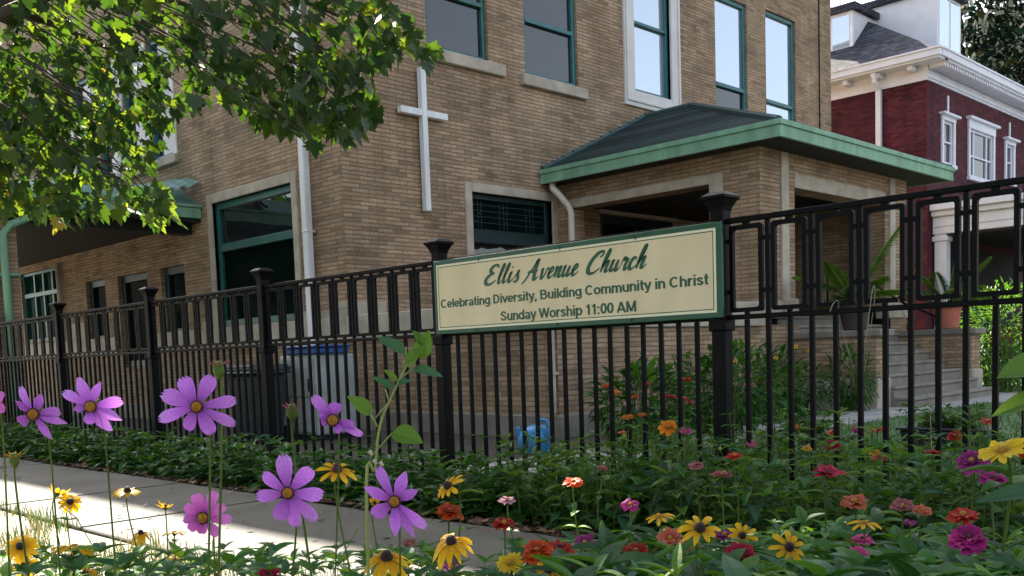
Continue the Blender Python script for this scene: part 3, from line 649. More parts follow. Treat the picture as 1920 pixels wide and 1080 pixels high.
for q in ((2.1,6.0,2.55),(2.6,5.55,2.75),(3.0,5.1,2.95),(3.5,4.7,2.95),(2.4,6.2,3.1),(3.9,4.5,3.2)):
    twigs.append(branch(b, (1.05,6.1,2.5+random.uniform(0,.9)), q, .045, .008, .25))
for q in ((3.6,6.2,5.3),(2.6,4.6,5.6),(4.4,5.4,5.0),(1.6,3.6,5.2),(3.4,3.6,4.9),(.4,4.5,5.6),(-.8,6.6,5.0),(1.0,8.4,5.2)):
    twigs.append(branch(b, (1.15,6.1,3.6+random.uniform(0,1.2)), q, .06, .012, .3))
LOWB = [(-60,-40),(-60,388),(60,398),(110,412),(200,398),(250,394),(300,424),(326,414),(314,368),(290,318),(312,275),(312,240),(330,205),(400,182),(450,200),(480,226),(520,245),(546,238),(570,272),(598,272),(596,238),(645,260),(680,232),(706,220),(716,178),(698,154),(712,118),(760,98),(800,118),(822,108),(810,80),(700,-40)]
HOLE = [(150,165,36),(205,300,30),(258,330,26),(330,150,26),(300,292,22),(236,178,22),(395,178,12),(655,168,12),(520,120,12)]
def skipped(px, py): return any(math.hypot(px-x, py-y) < r*random.uniform(.6, 1.1) for x, y, r in HOLE)
nl = 0
while nl < 1800:                                 # the low boughs: leaves gathered along drooping sprays
    px, py = random.uniform(-60, 840), random.uniform(-40, 440)
    if not inpoly(px, py, LOWB) or skipped(px, py) or (py < 95 and random.random() < .5) or (130 < px < 330 and random.random() < .28): continue
    d = random.uniform(4.9, 5.9); c = at(px, py, d)
    if random.random() < .10: b.tube([c, c+Vector((-.12,.1,.16))+.05*rdir(), c+Vector((-.3,.25,.3))], [.002,.004,.005], 4)
    dr = (Vector((.15,-.15,-1))+.75*rdir()).normalized(); nr = (Vector((0,0,1))+Vector((-.4,-.4,0))+.9*rdir()).normalized()
    lit = px < 370  # light leaf colours picked more often here, painting in the sunlight
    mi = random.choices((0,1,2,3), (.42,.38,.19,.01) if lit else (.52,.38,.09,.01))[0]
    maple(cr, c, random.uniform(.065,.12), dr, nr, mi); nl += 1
BL = [((-1.5,2.0,6.6),(2.0,2.0,.9)),((1.2,1.2,6.4),(1.6,1.8,.8)),((-.6,5.2,7.0),(2.2,2.2,.9)),((2.0,5.2,6.9),(1.8,1.7,.8)),((3.3,2.6,6.4),(1.4,1.6,.8)),((-2.6,7.0,6.6),(1.8,2.0,.9)),((.6,7.4,6.6),(1.7,1.0,.7)),((3.6,7.9,6.3),(1.0,.9,.6)),((4.5,7.3,5.5),(1.0,1.0,.6)),((3.4,7.2,5.9),(1.0,.9,.6)),((5.4,5.8,4.9),(.9,.9,.5)),((3.5,6.0,5.4),(1.5,1.3,.9)),((4.6,5.2,5.2),(1.2,1.2,.8)),((2.3,4.9,5.8),(1.5,1.3,1.0)),((3.7,4.0,4.9),(1.2,1.0,.8)),((1.5,3.4,5.4),(1.4,1.2,.8)),((.4,5.2,6.4),(1.8,1.8,1.2)),((2.2,6.6,6.9),(1.8,1.6,1.0)),((5.6,4.6,5.3),(1.0,1.0,.6)),((-.8,6.8,5.6),(1.4,1.4,1.2)),((1.0,8.2,5.6),(1.2,1.2,1.0)),((4.9,6.6,6.2),(1.1,1.1,.8)),((3.2,5.0,7.2),(1.6,1.5,.7))]
for (c, s) in BL:  # unseen upper crown, with leaf masses added to shade beds and sidewalk
    for _ in range(int(430*s[0]*s[1])):
        r = rdir()*random.uniform(.45, 1)**.5; p = Vector(c)+Vector((r.x*s[0], r.y*s[1], r.z*s[2]))
        maple(cr, p, random.uniform(.12,.19), (Vector((0,0,-1))+.9*rdir()).normalized(), (Vector((0,0,1))+.8*rdir()).normalized(), random.choice((0,0,1,1,2)))
b.build('branches', BARK, tk, smooth=True)
tag(cr.build('crown', LEAF, mt))

def tree(name, base, h, rad, label, cat='tree', n=2600, mats=None, leaf=.34, low=.3, group=None, seed=1):
    rnd = random.Random(seed); x, y, z = base
    t = empty(name, base, label, cat, group)
    b = MB(); b.tube([(x,y,z-.1),(x+.05,y,z+h*.25),(x-.05,y+.05,z+h*.6),(x,y,z+h*.9)], [h*.028,h*.022,h*.014,h*.004], 8); 
    cl = []
    for _ in range(16):
        a = rnd.uniform(0, 6.28); q = rnd.uniform(.2, .95)*rad; zz = z+h*rnd.uniform(low, .98)
        k = 1-abs((zz-z)/h-.58)*1.25; c = Vector((x+q*k*math.cos(a), y+q*k*math.sin(a), zz)); cl.append((c, rad*rnd.uniform(.22,.42)))
        b.tube([(x,y,z+h*rnd.uniform(.25,.6)), (Vector((x,y,zz))+c)/2+Vector((0,0,-.1*h*.3)), c], [h*.009,h*.006,h*.003], 5)
    b.build('trunk', BARK, t, smooth=True)
    m = MB()
    for i in range(n):
        c, r = cl[i % len(cl)]
        v = Vector((rnd.gauss(0,1), rnd.gauss(0,1), rnd.gauss(0,1))).normalized()*rnd.uniform(.55,1.05)*r
        p = c+Vector((v.x, v.y, v.z*.8)); s = leaf*rnd.uniform(.6,1.3)
        d = (v.normalized()+Vector((rnd.uniform(-1,1),rnd.uniform(-1,1),rnd.uniform(-1,.3)))).normalized(); s1 = d.orthogonal().normalized()
        m.poly([p-d*s*.5, p+s1*s*.28, p+d*s*.5, p-s1*s*.28], rnd.choices((0,1,2), (.55,.35,.1))[0])
    m.build('crown', mats or LEAF[:3], t)
    return t
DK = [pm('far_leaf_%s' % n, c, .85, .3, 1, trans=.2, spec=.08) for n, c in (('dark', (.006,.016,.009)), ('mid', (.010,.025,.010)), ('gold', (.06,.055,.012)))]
shade_maple = tree('maple_tree', (.6, 14.2, 0), 9.5, 4.0, 'second maple added up the street to shade the left part of the church wall', n=5200, leaf=.36, low=.36, seed=31)  # added tree, its crown placed to keep sky light off the left wall
tree('maple_tree', (.7, 22.5, 0), 10, 4.5, 'third maple added farthest up the parkway to block sky light', n=2600, leaf=.5, low=.3, seed=33)  # likewise added, to block more of the sky
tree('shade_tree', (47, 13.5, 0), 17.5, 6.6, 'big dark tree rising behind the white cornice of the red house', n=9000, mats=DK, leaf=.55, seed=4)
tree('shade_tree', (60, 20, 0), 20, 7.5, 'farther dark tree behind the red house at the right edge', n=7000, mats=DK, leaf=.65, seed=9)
for i, (x, y, h, lab) in enumerate(((-15,4,9.5,'street tree across the road, mirrored dimly in the teal framed window'),(-15,46,11,'street tree across the road, second up the street'),(-13,-9,9,'street tree across the road behind the viewer'),(36,-5,11.0,'garden tree opposite the cross wall, mirrored in the upper windows'),(47,-4,12.0,'garden tree farther right, mirrored in the window above the porch'),(2,-16,8.5,'tree on the corner behind the viewer'),(-15,33,9.5,'street tree across the road, reflected in the big left window'),(-16,60,10.5,'street tree across the road, second farthest up the street'),(-10,84,12,'big unseen street tree added across the road, far up the street'),(-13,100,13,'big unseen street tree added across the road at the end of the street'),(-8,120,14,'big unseen tree added beyond the end of the street'))):
    tree('street_tree', (x, y, 0), h, 4.2, lab, n=1500, leaf=.6, low=.15, seed=20+i)  # unseen trees for the panes to mirror; the far ones added against horizon glare

# ------------------------------------------------------------------ foliage of the beds
BED = [pm('bed_leaf_%s' % n, c, .55, .35, 6, trans=.25, tcol=tc, spec=.22) for n, c, tc in
       (('deep', (.010,.050,.010), (.05,.16,.01)), ('mid', (.026,.100,.015), (.12,.28,.012)), ('light', (.068,.155,.018), (.22,.36,.02)), ('blue', (.030,.095,.042), (.10,.22,.05)), ('stem', (.085,.13,.022), (.2,.3,.03)), ('dry', (.14,.11,.04), (.2,.16,.05)))]
def ovate(mb, p, d, n, L, W, mi, bend=.3, k=5):    # pointed leaf, channelled and bent back
    x = d.cross(n); x = x.normalized() if x.length > 1e-4 else d.orthogonal().normalized(); n = x.cross(d).normalized()
    rows = [[], [], []]
    for i in range(k+1):
        t = i/k; wd = W*.5*(math.sin(math.pi*t**.75))**.85 if 0 < t < 1 else .0
        c = p+d*(L*t)-n*(bend*L*t*t)
        for r, s_ in zip(rows, (-1, 0, 1)): r.append(c+x*(s_*wd)+n*(abs(s_)*wd*.45))
    mb.grid(rows, mi)
def stalk(mb, base, top, pairs, L, W, mis, r=.0025, lean=.05, rnd=random):
    base, top = Vector(base), Vector(top); mid = base.lerp(top, .55)+Vector((rnd.uniform(-1,1),rnd.uniform(-1,1),0))*lean
    mb.tube([base, mid, top], [r*1.2, r, r*.5], 4, 4, cap=False)
    a = rnd.uniform(0, 6.28); h = (top-base).length; span = min(.8, .30/h) if h > .01 else .8
    for k in range(pairs+1):
        t = 1-span*(1-k/pairs)+rnd.uniform(-.04,.0); p = base.lerp(mid, t/.55) if t < .55 else mid.lerp(top, min(1, (t-.55)/.45))
        a += 1.57+rnd.uniform(-.4,.4); s_ = (1.15-.5*k/pairs)*rnd.uniform(.75, 1.2)
        for q in ((0, math.pi) if k < pairs else (0, 2.1, 4.2)):
            d = Vector((math.cos(a+q), math.sin(a+q), rnd.uniform(.0,.55) if k < pairs else rnd.uniform(.5,1.2))).normalized()
            ovate(mb, p, d, (Vector((0,0,1))-.2*d+.25*rdir()).normalized(), L*s_, W*s_, rnd.choice(mis), rnd.uniform(.15,.7))
# low leafy border between sidewalk and fence
b = MB()
for _ in range(1000):
    y = random.uniform(4.2, 17)*1.0; x = 3.86+abs(random.gauss(0, .42)); x = min(x, 5.0)
    h = random.uniform(.10, .34)*(1 if x > 4.0 else .7)
    stalk(b, (x,y,0), (x+random.uniform(-.14,.05), y+random.uniform(-.12,.12), h), random.randint(2,3), .155, .072, (0,0,0,0,1,1,3))
tag(b.build('border_plants', BED), 'dark green leafy ground cover along the foot of the fence by the sidewalk', 'ground cover', kind='stuff')
# flower bed by the fence, sidewalk side and garden side: broad, narrow and feathery kinds mixed
def plant(mb, x, y, h):
    q = random.random(); tx, ty = x+random.uniform(-.1,.1), y+random.uniform(-.1,.1)
    patch = math.sin(x*2.3+y*1.7)+math.sin(y*3.1-x*1.1)
    if q < .42: stalk(mb, (x,y,0), (tx,ty,h), random.randint(3,4), .115, .058, (1,1,2,3) if patch > 0 else (0,0,1,3))
    elif q < .62: stalk(mb, (x,y,0), (tx,ty,h*1.25), random.randint(3,5), .10, .028, (1,2,2) if patch > 0 else (0,1,1))
    elif q < .80: stalk(mb, (x,y,0), (tx,ty,h*.75), 2, .17, .095, (0,1,2,3))
    else:                                          # feathery
        p = Vector((x,y,0)); t = Vector((tx,ty,h*1.3)); mb.tube([p, p.lerp(t,.5)+.02*rdir(), t], .0022, 4, 4, cap=False)
        for k in range(9):
            o_ = p.lerp(t, .35+.65*k/9); a = random.uniform(0,6.28)
            for m in range(3):
                d = Vector((math.cos(a+m*.5), math.sin(a+m*.5), random.uniform(.2,1))).normalized(); ovate(mb, o_, d, Vector((0,0,1)), random.uniform(.05,.10), .006, random.choice((1,2,4)), .3, 3)
b = MB()
for _ in range(560):
    y = random.uniform(.7, 4.5); x = random.uniform(3.85, 4.85)
    plant(b, x, y, random.uniform(.22, .60)*(.72+.28*(4.5-y)/3.8))
for _ in range(640):
    y = random.uniform(.6, 4.9); x = random.uniform(5.05, 7.0)
    if y > .86*x: continue
    plant(b, x, y, random.uniform(.14, .40))
tag(b.build('flower_bed_leaves', BED), 'mixed green zinnia and cosmos foliage on both sides of the fence', 'foliage', kind='stuff')
# strip of planting nearest the viewer
b = MB()
for _ in range(900):
    px = 880+1060*random.random()**.85; d = random.uniform(1.25, 2.75)
    c = at(px, 700, d)
    top = 1.0-(random.uniform(1150-.068*FPX*0-75*(d-.35), 1125)-(698-.0356*px))/FPX*d
    if px < 1050: top -= .10*(1050-px)/170
    if top < .08: continue
    kind = random.choice(((.09,.042,(1,1,2,3,3)),(.075,.046,(0,1,3)),(.10,.022,(1,2,2)),(.06,.026,(1,2,3)),(.12,.05,(0,1,3)))); stalk(b, (c.x+random.uniform(-.08,.08), c.y+random.uniform(-.08,.08), 0), (c.x, c.y, top), random.randint(2,4), *kind, .0015)
for _ in range(330):
    px = random.uniform(-20, 900); d = random.uniform(1.5, 3.1); c = at(px, 700, d)
    top = 1.0-(random.uniform(1035, 1120)-(698-.0356*px))/FPX*d
    if top < .06: continue
    stalk(b, (c.x, c.y, 0), (c.x+random.uniform(-.05,.05), c.y, top), random.randint(2,3), .068, .030, (1,1,2,3,3), .0012)
tag(b.build('flower_bed_leaves', BED), 'green foliage of the flower strip nearest the viewer', 'foliage', kind='stuff')
# grass of the parkway and lawn
b = MB()
def blade(mb, x, y, h, mi=0):
    a = random.uniform(0, 6.28); l = random.uniform(.2,.8)*h; s = Vector((math.cos(a+1.57), math.sin(a+1.57), 0))*.0035
    p = Vector((x,y,0)); q = p+Vector((math.cos(a)*l*.4, math.sin(a)*l*.4, h*.7)); r = p+Vector((math.cos(a)*l, math.sin(a)*l, h))
    mb.poly([p-s, p+s, q+s*.7, q-s*.7], mi); mb.poly([q-s*.7, q+s*.7, r], mi)
for _ in range(4200):
    y = random.uniform(2.5, 9); x = 2.34-abs(random.gauss(0,.6))
    if math.sin(x*5+y*2.1)+math.sin(y*4.3-x*3) > -.2: blade(b, x, y, random.uniform(.03,.10)*random.choice((1,1,1.8)), random.choice((0,0,1)))
tag(b.build('grass', [M['grass'], BED[5]]), 'sunlit grass of the parkway beside the sidewalk', 'grass', kind='stuff')
b = MB()
for _ in range(9000): blade(b, random.uniform(7.2,15.4), random.uniform(1.4,5.33), random.uniform(.03,.08))
tag(b.build('grass', M['grass']), 'short lawn grass in the yard behind the fence', 'grass', kind='stuff')
b = MB()
for _ in range(2600):
    x, y = 3.72+abs(random.gauss(0,.14)), random.uniform(1.5, 15); s = random.uniform(.015,.04); d = rdir(); d.z *= .3; d.normalize(); n = d.orthogonal()
    p = Vector((x,y,.035+random.uniform(0,.02))); b.poly([p-d*s, p+d.cross(Vector((0,0,1)))*s*.6, p+d*s, p-d.cross(Vector((0,0,1)))*s*.6], random.choice((0,0,1)))
for _ in range(260):
    x, y = random.uniform(2.3,3.75), random.uniform(2.5, 14); s = random.uniform(.01,.03); a = random.uniform(0,6.28); d = Vector((math.cos(a), math.sin(a), .2)); q = Vector((-d.y, d.x, random.uniform(-.3,.3)))
    p = Vector((x,y,.042+random.uniform(0,.01))); b.poly([p-d*s, p+q*s*.6, p+d*s, p-q*s*.6], random.choice((0,1,1)))
tag(b.build('fallen_leaves', [M['mulch'], pm('dry_leaf', (.16,.07,.03), .8, .4, 20)]), 'brown fallen leaves scattered along the sidewalk edge', 'leaf litter', kind='stuff')

# ------------------------------------------------------------------ flowers
def petal_mesh(mb, ang, L, W, r0, lift, curl, tip='round', mi=0, k=5, twist=0, fold=.12):
    """one petal in the plane of the flower, axis +Z; lift raises it, curl bends it down"""
    rows = [[] for _ in range(7)]; ca, sa = math.cos(ang), math.sin(ang)
    for i in range(k+1):
        t = i/k
        if tip == 'cosmos': wd = (.20+.80*math.sin(min(1, t/.72)*math.pi/2)**1.3)*(1 if t < .8 else 1-.45*((t-.8)/.2)**1.6)
        elif tip == 'taper': wd = (.22+.78*math.sin(min(1, t/.58)*math.pi/2)**1.2)*(1 if t < .58 else 1-.85*((t-.58)/.42)**1.4)
        elif tip == 'point': wd = (.35+.65*math.sin(min(1, t/.55)*math.pi/2))*(1 if t < .55 else 1-.92*((t-.55)/.45)**1.5)
        else: wd = (.40+.60*math.sin(min(1, t/.65)*math.pi/2))*(1 if t < .75 else 1-.65*((t-.75)/.25)**2)
        z = lift*t*L-curl*L*t*t
        for r, s_ in zip(rows, (-1, -.66, -.33, 0, .33, .66, 1)):
            x = r0+t*L; y = s_*wd*W*.5
            if tip == 'cosmos' and i == k: x += L*(-.03, .03, -.04, .045, -.045, .035, -.02)[round((s_+1)*3)]
            zz = z+fold*abs(s_)*wd*W+twist*s_*W*t+(.085*W if abs(s_) in (.66, 0) else 0)*min(1, 3*t)
            r.append((x*ca-y*sa, x*sa+y*ca, zz))
    mb.grid(rows, mi)
def pmat(name, c, c2, tr=.35):                   # petal: darker throat, fine streaks running outwards, paler rim
    m, t, b = nodes(name); tc = nn(t, 'TexCoord'); sp = nn(t, 'SeparateXYZ'); t.links.new(tc.outputs['Object'], sp.inputs[0])
    at2 = nn(t, 'Math', operation='ARCTAN2'); t.links.new(sp.outputs[1], at2.inputs[0]); t.links.new(sp.outputs[0], at2.inputs[1])
    v2 = nn(t, 'CombineXYZ'); t.links.new(sp.outputs[0], v2.inputs[0]); t.links.new(sp.outputs[1], v2.inputs[1])
    ln = nn(t, 'VectorMath', operation='LENGTH'); t.links.new(v2.outputs[0], ln.inputs[0])
    cb = nn(t, 'CombineXYZ'); t.links.new(at2.outputs[0], cb.inputs[0]); rs = nn(t, 'Math', operation='MULTIPLY'); rs.inputs[1].default_value = 9; t.links.new(ln.outputs['Value'], rs.inputs[0]); t.links.new(rs.outputs[0], cb.inputs[1])
    n = nn(t, 'TexNoise'); n.inputs['Scale'].default_value = 26; n.inputs['Detail'].default_value = 3; t.links.new(cb.outputs[0], n.inputs['Vector'])
    sr = ramp(t, [(.34, (.74,.68,.76)), (.62, (1.08,1.08,1.08))]); t.links.new(n.outputs[0], sr.inputs[0])
    mr = nn(t, 'MapRange'); mr.inputs[2].default_value = .045; t.links.new(ln.outputs['Value'], mr.inputs[0])
    rr_ = ramp(t, [(.12, sh(c, .50)), (.30, sh(c, .9)), (.62, c2), (.95, tuple(min(.95, x*.85+.12) for x in c2))]); t.links.new(mr.outputs[0], rr_.inputs[0])
    mm = nn(t, 'MixRGB', blend_type='MULTIPLY'); mm.inputs[0].default_value = .8; t.links.new(rr_.outputs[0], mm.inputs[1]); t.links.new(sr.outputs[0], mm.inputs[2])
    oi = nn(t, 'ObjectInfo'); hv = nn(t, 'HueSaturation'); vr = nn(t, 'MapRange'); vr.inputs[3].default_value = .82; vr.inputs[4].default_value = 1.12
    t.links.new(oi.outputs['Random'], vr.inputs[0]); t.links.new(vr.outputs[0], hv.inputs['Value']); t.links.new(mm.outputs[0], hv.inputs['Color'])
    t.links.new(hv.outputs[0], b.inputs['Base Color']); b.inputs['Roughness'].default_value = .55; b.inputs['Specular IOR Level'].default_value = .25
    bp = nn(t, 'Bump'); bp.inputs['Strength'].default_value = .35; bp.inputs['Distance'].default_value = .0015; t.links.new(n.outputs[0], bp.inputs['Height']); t.links.new(bp.outputs[0], b.inputs['Normal'])
    tr_ = nn(t, 'BsdfTranslucent'); t.links.new(hv.outputs[0], tr_.inputs[0]); mx = nn(t, 'MixShader'); mx.inputs[0].default_value = tr
    out = t.nodes['Material Output']; t.links.new(b.outputs[0], mx.inputs[1]); t.links.new(tr_.outputs[0], mx.inputs[2]); t.links.new(mx.outputs[0], out.inputs[0])
    return m
PET = {'lilac': pmat('lilac_petal', (.52,.14,.70), (.62,.21,.80)), 'pinklilac': pmat('pink_lilac_petal', (.62,.12,.50), (.72,.20,.62)),
 'gold': pmat('golden_petal', (.74,.36,.004), (.86,.50,.008)), 'yellow': pmat('yellow_petal', (.78,.50,.015), (.84,.60,.03)),
 'scarlet': pmat('scarlet_petal', (.42,.016,.008), (.55,.03,.012)), 'redorange': pmat('red_orange_petal', (.55,.06,.010), (.68,.10,.014)),
 'crimson': pmat('crimson_petal', (.34,.006,.035), (.46,.015,.06)), 'magenta': pmat('magenta_petal', (.36,.012,.16), (.48,.03,.24)),
 'purple': pmat('purple_petal', (.24,.018,.14), (.34,.04,.20)), 'pink': pmat('pink_petal', (.68,.06,.26), (.78,.13,.38)),
 'salmon': pmat('salmon_petal', (.55,.12,.06), (.65,.19,.10)), 'orange': pmat('orange_petal', (.72,.19,.008), (.80,.27,.012)),
 'dusty': pmat('dusty_rose_petal', (.36,.10,.11), (.46,.16,.16)), 'palepink': pmat('pale_pink_petal', (.55,.25,.36), (.65,.34,.45))}
DISC = pm('flower_disc', (.45,.19,.008), .8, .35, 300, .8, 700); DISCB = pm('dark_cone', (.022,.007,.006), .7, .4, 250, .8, 600)
DISCR = pm('red_brown_cone', (.09,.012,.018), .7, .4, 250, .8, 600); STEM = BED[4]
def dome(mb, r, h, z0=0, n=12, mi=0, rings=5):
    mb.lathe([(r*.75, z0-r*.15)]+[(r*math.cos(i/rings*1.45), z0+h*math.sin(i/rings*math.pi/2)) for i in range(rings+1)], n, mi=mi)
def calyx(mb, r, z=-.002):
    mb.lathe([(.0022,z-r*.9),(r*.55,z-r*.55),(r*.8,z-r*.15),(r*.5,z)], 9)
    for k in range(8): petal_mesh(mb, k*.785, r*1.1, r*.55, r*.3, -.15, .25, 'point', k=3)
def head_matrix(px, py, d, tilt, swing=0, roll=0):
    """flower axis: tilt 0 looks straight up, 90 straight at the viewer; swing turns it sideways"""
    c = at(px, py, d); v = (EYE-c); v.z = 0; v.normalize(); side = Vector((-v.y, v.x, 0))
    v = (v*math.cos(R(swing))+side*math.sin(R(swing)))
    ax = (v*math.sin(R(tilt))+Vector((0,0,1))*math.cos(R(tilt))).normalized()
    x = Vector((0,0,1)).cross(ax); x = x.normalized() if x.length > .01 else RT.copy(); y = ax.cross(x)
    return Matrix.Translation(c) @ Matrix((( x.x,y.x,ax.x,0),(x.y,y.y,ax.y,0),(x.z,y.z,ax.z,0),(0,0,0,1))) @ Matrix.Rotation(roll, 4, 'Z')
def flower_root(kind, Mx, label, cat, group, lean=(0,0), leaves=1, sr=.0022, leafsize=.05, base=None):
    c = Mx.translation; ax = Mx.to_3x3() @ Vector((0,0,1))
    bx, by = (c.x+lean[0], c.y+lean[1]) if base is None else base
    root = empty(kind, (bx, by, 0), label, cat, group)
    b = MB(); p0 = Vector((bx,by,0)); p3 = c-ax*.006; p2 = c-ax*.035-Vector((0,0,.03)); p1 = p0.lerp(p2, .55)+Vector((random.uniform(-.03,.03), random.uniform(-.03,.03), 0))
    q = catmull3([p0,p1,p2,p3]); b.tube(q, [sr*1.25-(sr*.4)*i/(len(q)-1) for i in range(len(q))], 6); b.build('stem', STEM, root, smooth=True)
    for k in range(leaves):
        t = random.uniform(.35, .82); i = int(t*(len(q)-1)); a = random.uniform(0, 6.28)
        b = MB()
        for s_ in (0, math.pi):
            d = Vector((math.cos(a+s_), math.sin(a+s_), .35)).normalized(); ovate(b, q[i], d, (Vector((0,0,1))-.3*d).normalized(), leafsize*random.uniform(.8,1.2), leafsize*.42, random.choice((1,2,3)), .35)
        b.build('leaf_pair', BED, root)
    return root
def catmull3(P, n=6):
    P = [Vector(p) for p in P]; out = []
    for i in range(len(P)-1):
        p0, p1, p2, p3 = P[max(i-1,0)], P[i], P[i+1], P[min(i+2,len(P)-1)]
        for k in range(n):
            t = k/n; out.append(.5*((2*p1)+(p2-p0)*t+(2*p0-5*p1+4*p2-p3)*t*t+(3*p1-p0-3*p2+p3)*t**3))
    out.append(P[-1]); return out
def part(root, name, me, Mx):
    o = bpy.data.objects.new(name, me); COL.objects.link(o); o.parent = root
    o.matrix_local = Matrix.Translation(-WM[root.name]) @ Mx
    return o
# ---- cosmos: every petal as photographed, angle (degrees) and reach (quarter pixels)
CG = 'lilac cosmos flowers in front of the fence'
COS = [
 (371,763,1.02,20,0,'lilac',[(159,290,66),(118,250,62),(66,255,66),(10,290,50),(-25,310,46),(-60,230,60),(-116,190,56),(-163,310,54)],'largest lilac cosmos flower, wide open with eight petals in front of the fence', (-.02,.03)),
 (172,763,1.28,20,0,'lilac',[(153,250,40),(115,245,46),(73,200,42),(13,220,46),(-21,268,44),(-54,222,46),(-95,130,56),(186,135,38)],'lilac cosmos with pointed petals, second from the left on a long thin stem', (-.05,.02)),
 (65,777,1.30,25,0,'lilac',[(124,253,34),(143,165,32),(72,158,40),(7,195,42),(-16,232,36),(-52,240,36),(-147,128,46)],'lilac cosmos tipped half sideways near the left edge of the photo', (.0,.03)),
 (625,788,1.25,35,0,'lilac',[(130,235,46),(147,118,40),(81,133,52),(-17,167,44),(-28,238,32),(-59,108,36),(185,90,44)],'lilac cosmos facing away to the right before the white cabinet', (.02,.03)),
 (382,971,1.22,12,0,'pinklilac',[(109,190,46),(66,214,42),(145,165,38),(30,185,44),(-4,208,42),(-47,178,44),(-94,118,44),(180,145,44),(-138,130,40)],'pinker rounded cosmos low over the bright sidewalk', (.05,.02)),
 (541,924,1.06,10,0,'lilac',[(100,285,64),(47,247,62),(-4,255,58),(-43,293,52),(-79,260,58),(-108,210,62),(187,242,52),(144,240,52)],'lilac cosmos with blunt petals between the pink one and the drooping one', (-.03,.03)),
 (740,940,1.06,15,0,'lilac',[(118,288,46),(69,240,52),(26,195,44),(-40,305,46),(-62,311,44),(-87,260,48),(-146,187,60),(155,253,48)],'lilac cosmos with long drooping lower petals left of the red zinnias', (-.05,.02)),
 (-26,752,1.25,15,0,'pinklilac',[(100,150,44),(60,150,44),(14,148,50),(-25,150,46),(-70,150,46),(-120,150,44),(190,150,44),(145,150,44)],'pink cosmos cut off by the left edge with one petal showing', (0,.02)),
]
for (px, py, d, tilt, roll, colr, pets, lab, lean) in COS:
    c = at(px, py, d); v = (EYE-c).normalized(); x = RT; y = UP; ax = -FW
    Mx = Matrix.Translation(c) @ Matrix(((RT.x,UP.x,-FW.x,0),(RT.y,UP.y,-FW.y,0),(RT.z,UP.z,-FW.z,0),(0,0,0,1)))
    root = flower_root('cosmos_flower', Mx, lab, 'cosmos', CG, lean, 0, .0012)
    r = .0056*d/1.05
    for i, (a, L, W) in enumerate(pets):
        b = MB(); s_ = d/FPX/4
        petal_mesh(b, R(a), L*s_-r*.5, W*s_*1.85, r*.5, random.uniform(.0,.28), random.uniform(.05,.38), 'taper' if px in (172,65,740) and i % 3 else 'cosmos', k=9, twist=random.uniform(-.3,.3), fold=random.uniform(-.12,.2))
        part(root, 'petal', b.mesh('petal', PET[colr], True), Mx @ Matrix.Translation((0,0,.0006*i)))
    b = MB(); dome(b, r, r*.75, .004, 14); part(root, 'disc', b.mesh('disc', DISC, True), Mx)
    b = MB(); b.lathe([(r*1.15,.0015),(r*1.3,.0045),(r*.8,.0055)], 14); part(root, 'disc_ring', b.mesh('disc_ring', DISCR, True), Mx)
    b = MB(); calyx(b, r*.9); part(root, 'calyx', b.mesh('calyx', STEM, True), Mx)
    b = MB(); p = WM[root.name]
    for k in range(5):                           # thread-like foliage
        z = c.z*random.uniform(.45,.85); q = p.lerp(Vector((c.x,c.y,c.z)), z/c.z); e = q+.07*Vector((random.uniform(-1,1), random.uniform(-1,1), random.uniform(.2,1)))
        b.tube([q, q.lerp(e,.5)+Vector((0,0,.012)), e], .0007, 4)
    b.build('thread_foliage', STEM, root)
# buds
for (px, py, d, lab, cm) in ((410,692,1.15,'pink fringed bud above the largest cosmos flower','dusty'),(548,772,1.2,'closed pinkish bud on a tall stem before the white cabinet','dusty'),(27,862,1.35,'green seed head on a stem near the left edge','gold')):
    Mx = head_matrix(px, py, d, 10); root = flower_root('cosmos_bud', Mx, lab, 'flower bud', None, (.0,.02), 0, .0015)
    b = MB(); b.lathe([(.002,-.012),(.007,-.004),(.0065,.004),(.004,.009)], 9); part(root, 'bud', b.mesh('bud', STEM, True), Mx)
    b = MB()
    for k in range(9): petal_mesh(b, k*.7, .012, .004, .002, 1.1, .3, 'point', k=3)
    part(root, 'petals', b.mesh('petals', PET[cm], True), Mx)
# ---- black-eyed susans; four shared heads
def susan(n, L, W, droop, seed, ragged):
    rnd = random.Random(seed); b = MB()
    for k in range(n):
        petal_mesh(b, 6.283*k/n+rnd.uniform(-.1,.1), L*rnd.uniform(1-ragged,1.05), W*rnd.uniform(.8,1.15), .006, rnd.uniform(-.05,.25), droop*rnd.uniform(.6,1.5), 'point' if rnd.random() < .5 else 'round', k=6, twist=rnd.uniform(-.3,.3))
    return b
SUS = {}
for key, args in {'flat': (12,.027,.0105,.28,1,.2), 'droop': (13,.028,.0115,.85,2,.2), 'ragged': (9,.029,.010,.35,3,.4), 'up': (9,.024,.009,-.5,4,.25), 'full': (14,.029,.012,.55,5,.15)}.items():
    SUS[key] = susan(*args).mesh('petals', PET['gold'], True)
SUSY = susan(15,.026,.011,.1,8,.1).mesh('petals', PET['yellow'], True)
b = MB(); dome(b, .0085, .0125, 0, 12); CONE = b.mesh('cone', DISCB, True); b = MB(); dome(b, .0085, .014, 0, 12); CONER = b.mesh('cone', DISCR, True)
b = MB(); dome(b, .0075, .006, 0, 12); CONEY = b.mesh('disc', DISC, True); b = MB(); calyx(b, .0085); CAL = b.mesh('calyx', STEM, True)
RG = 'black-eyed susans in the flower strip'
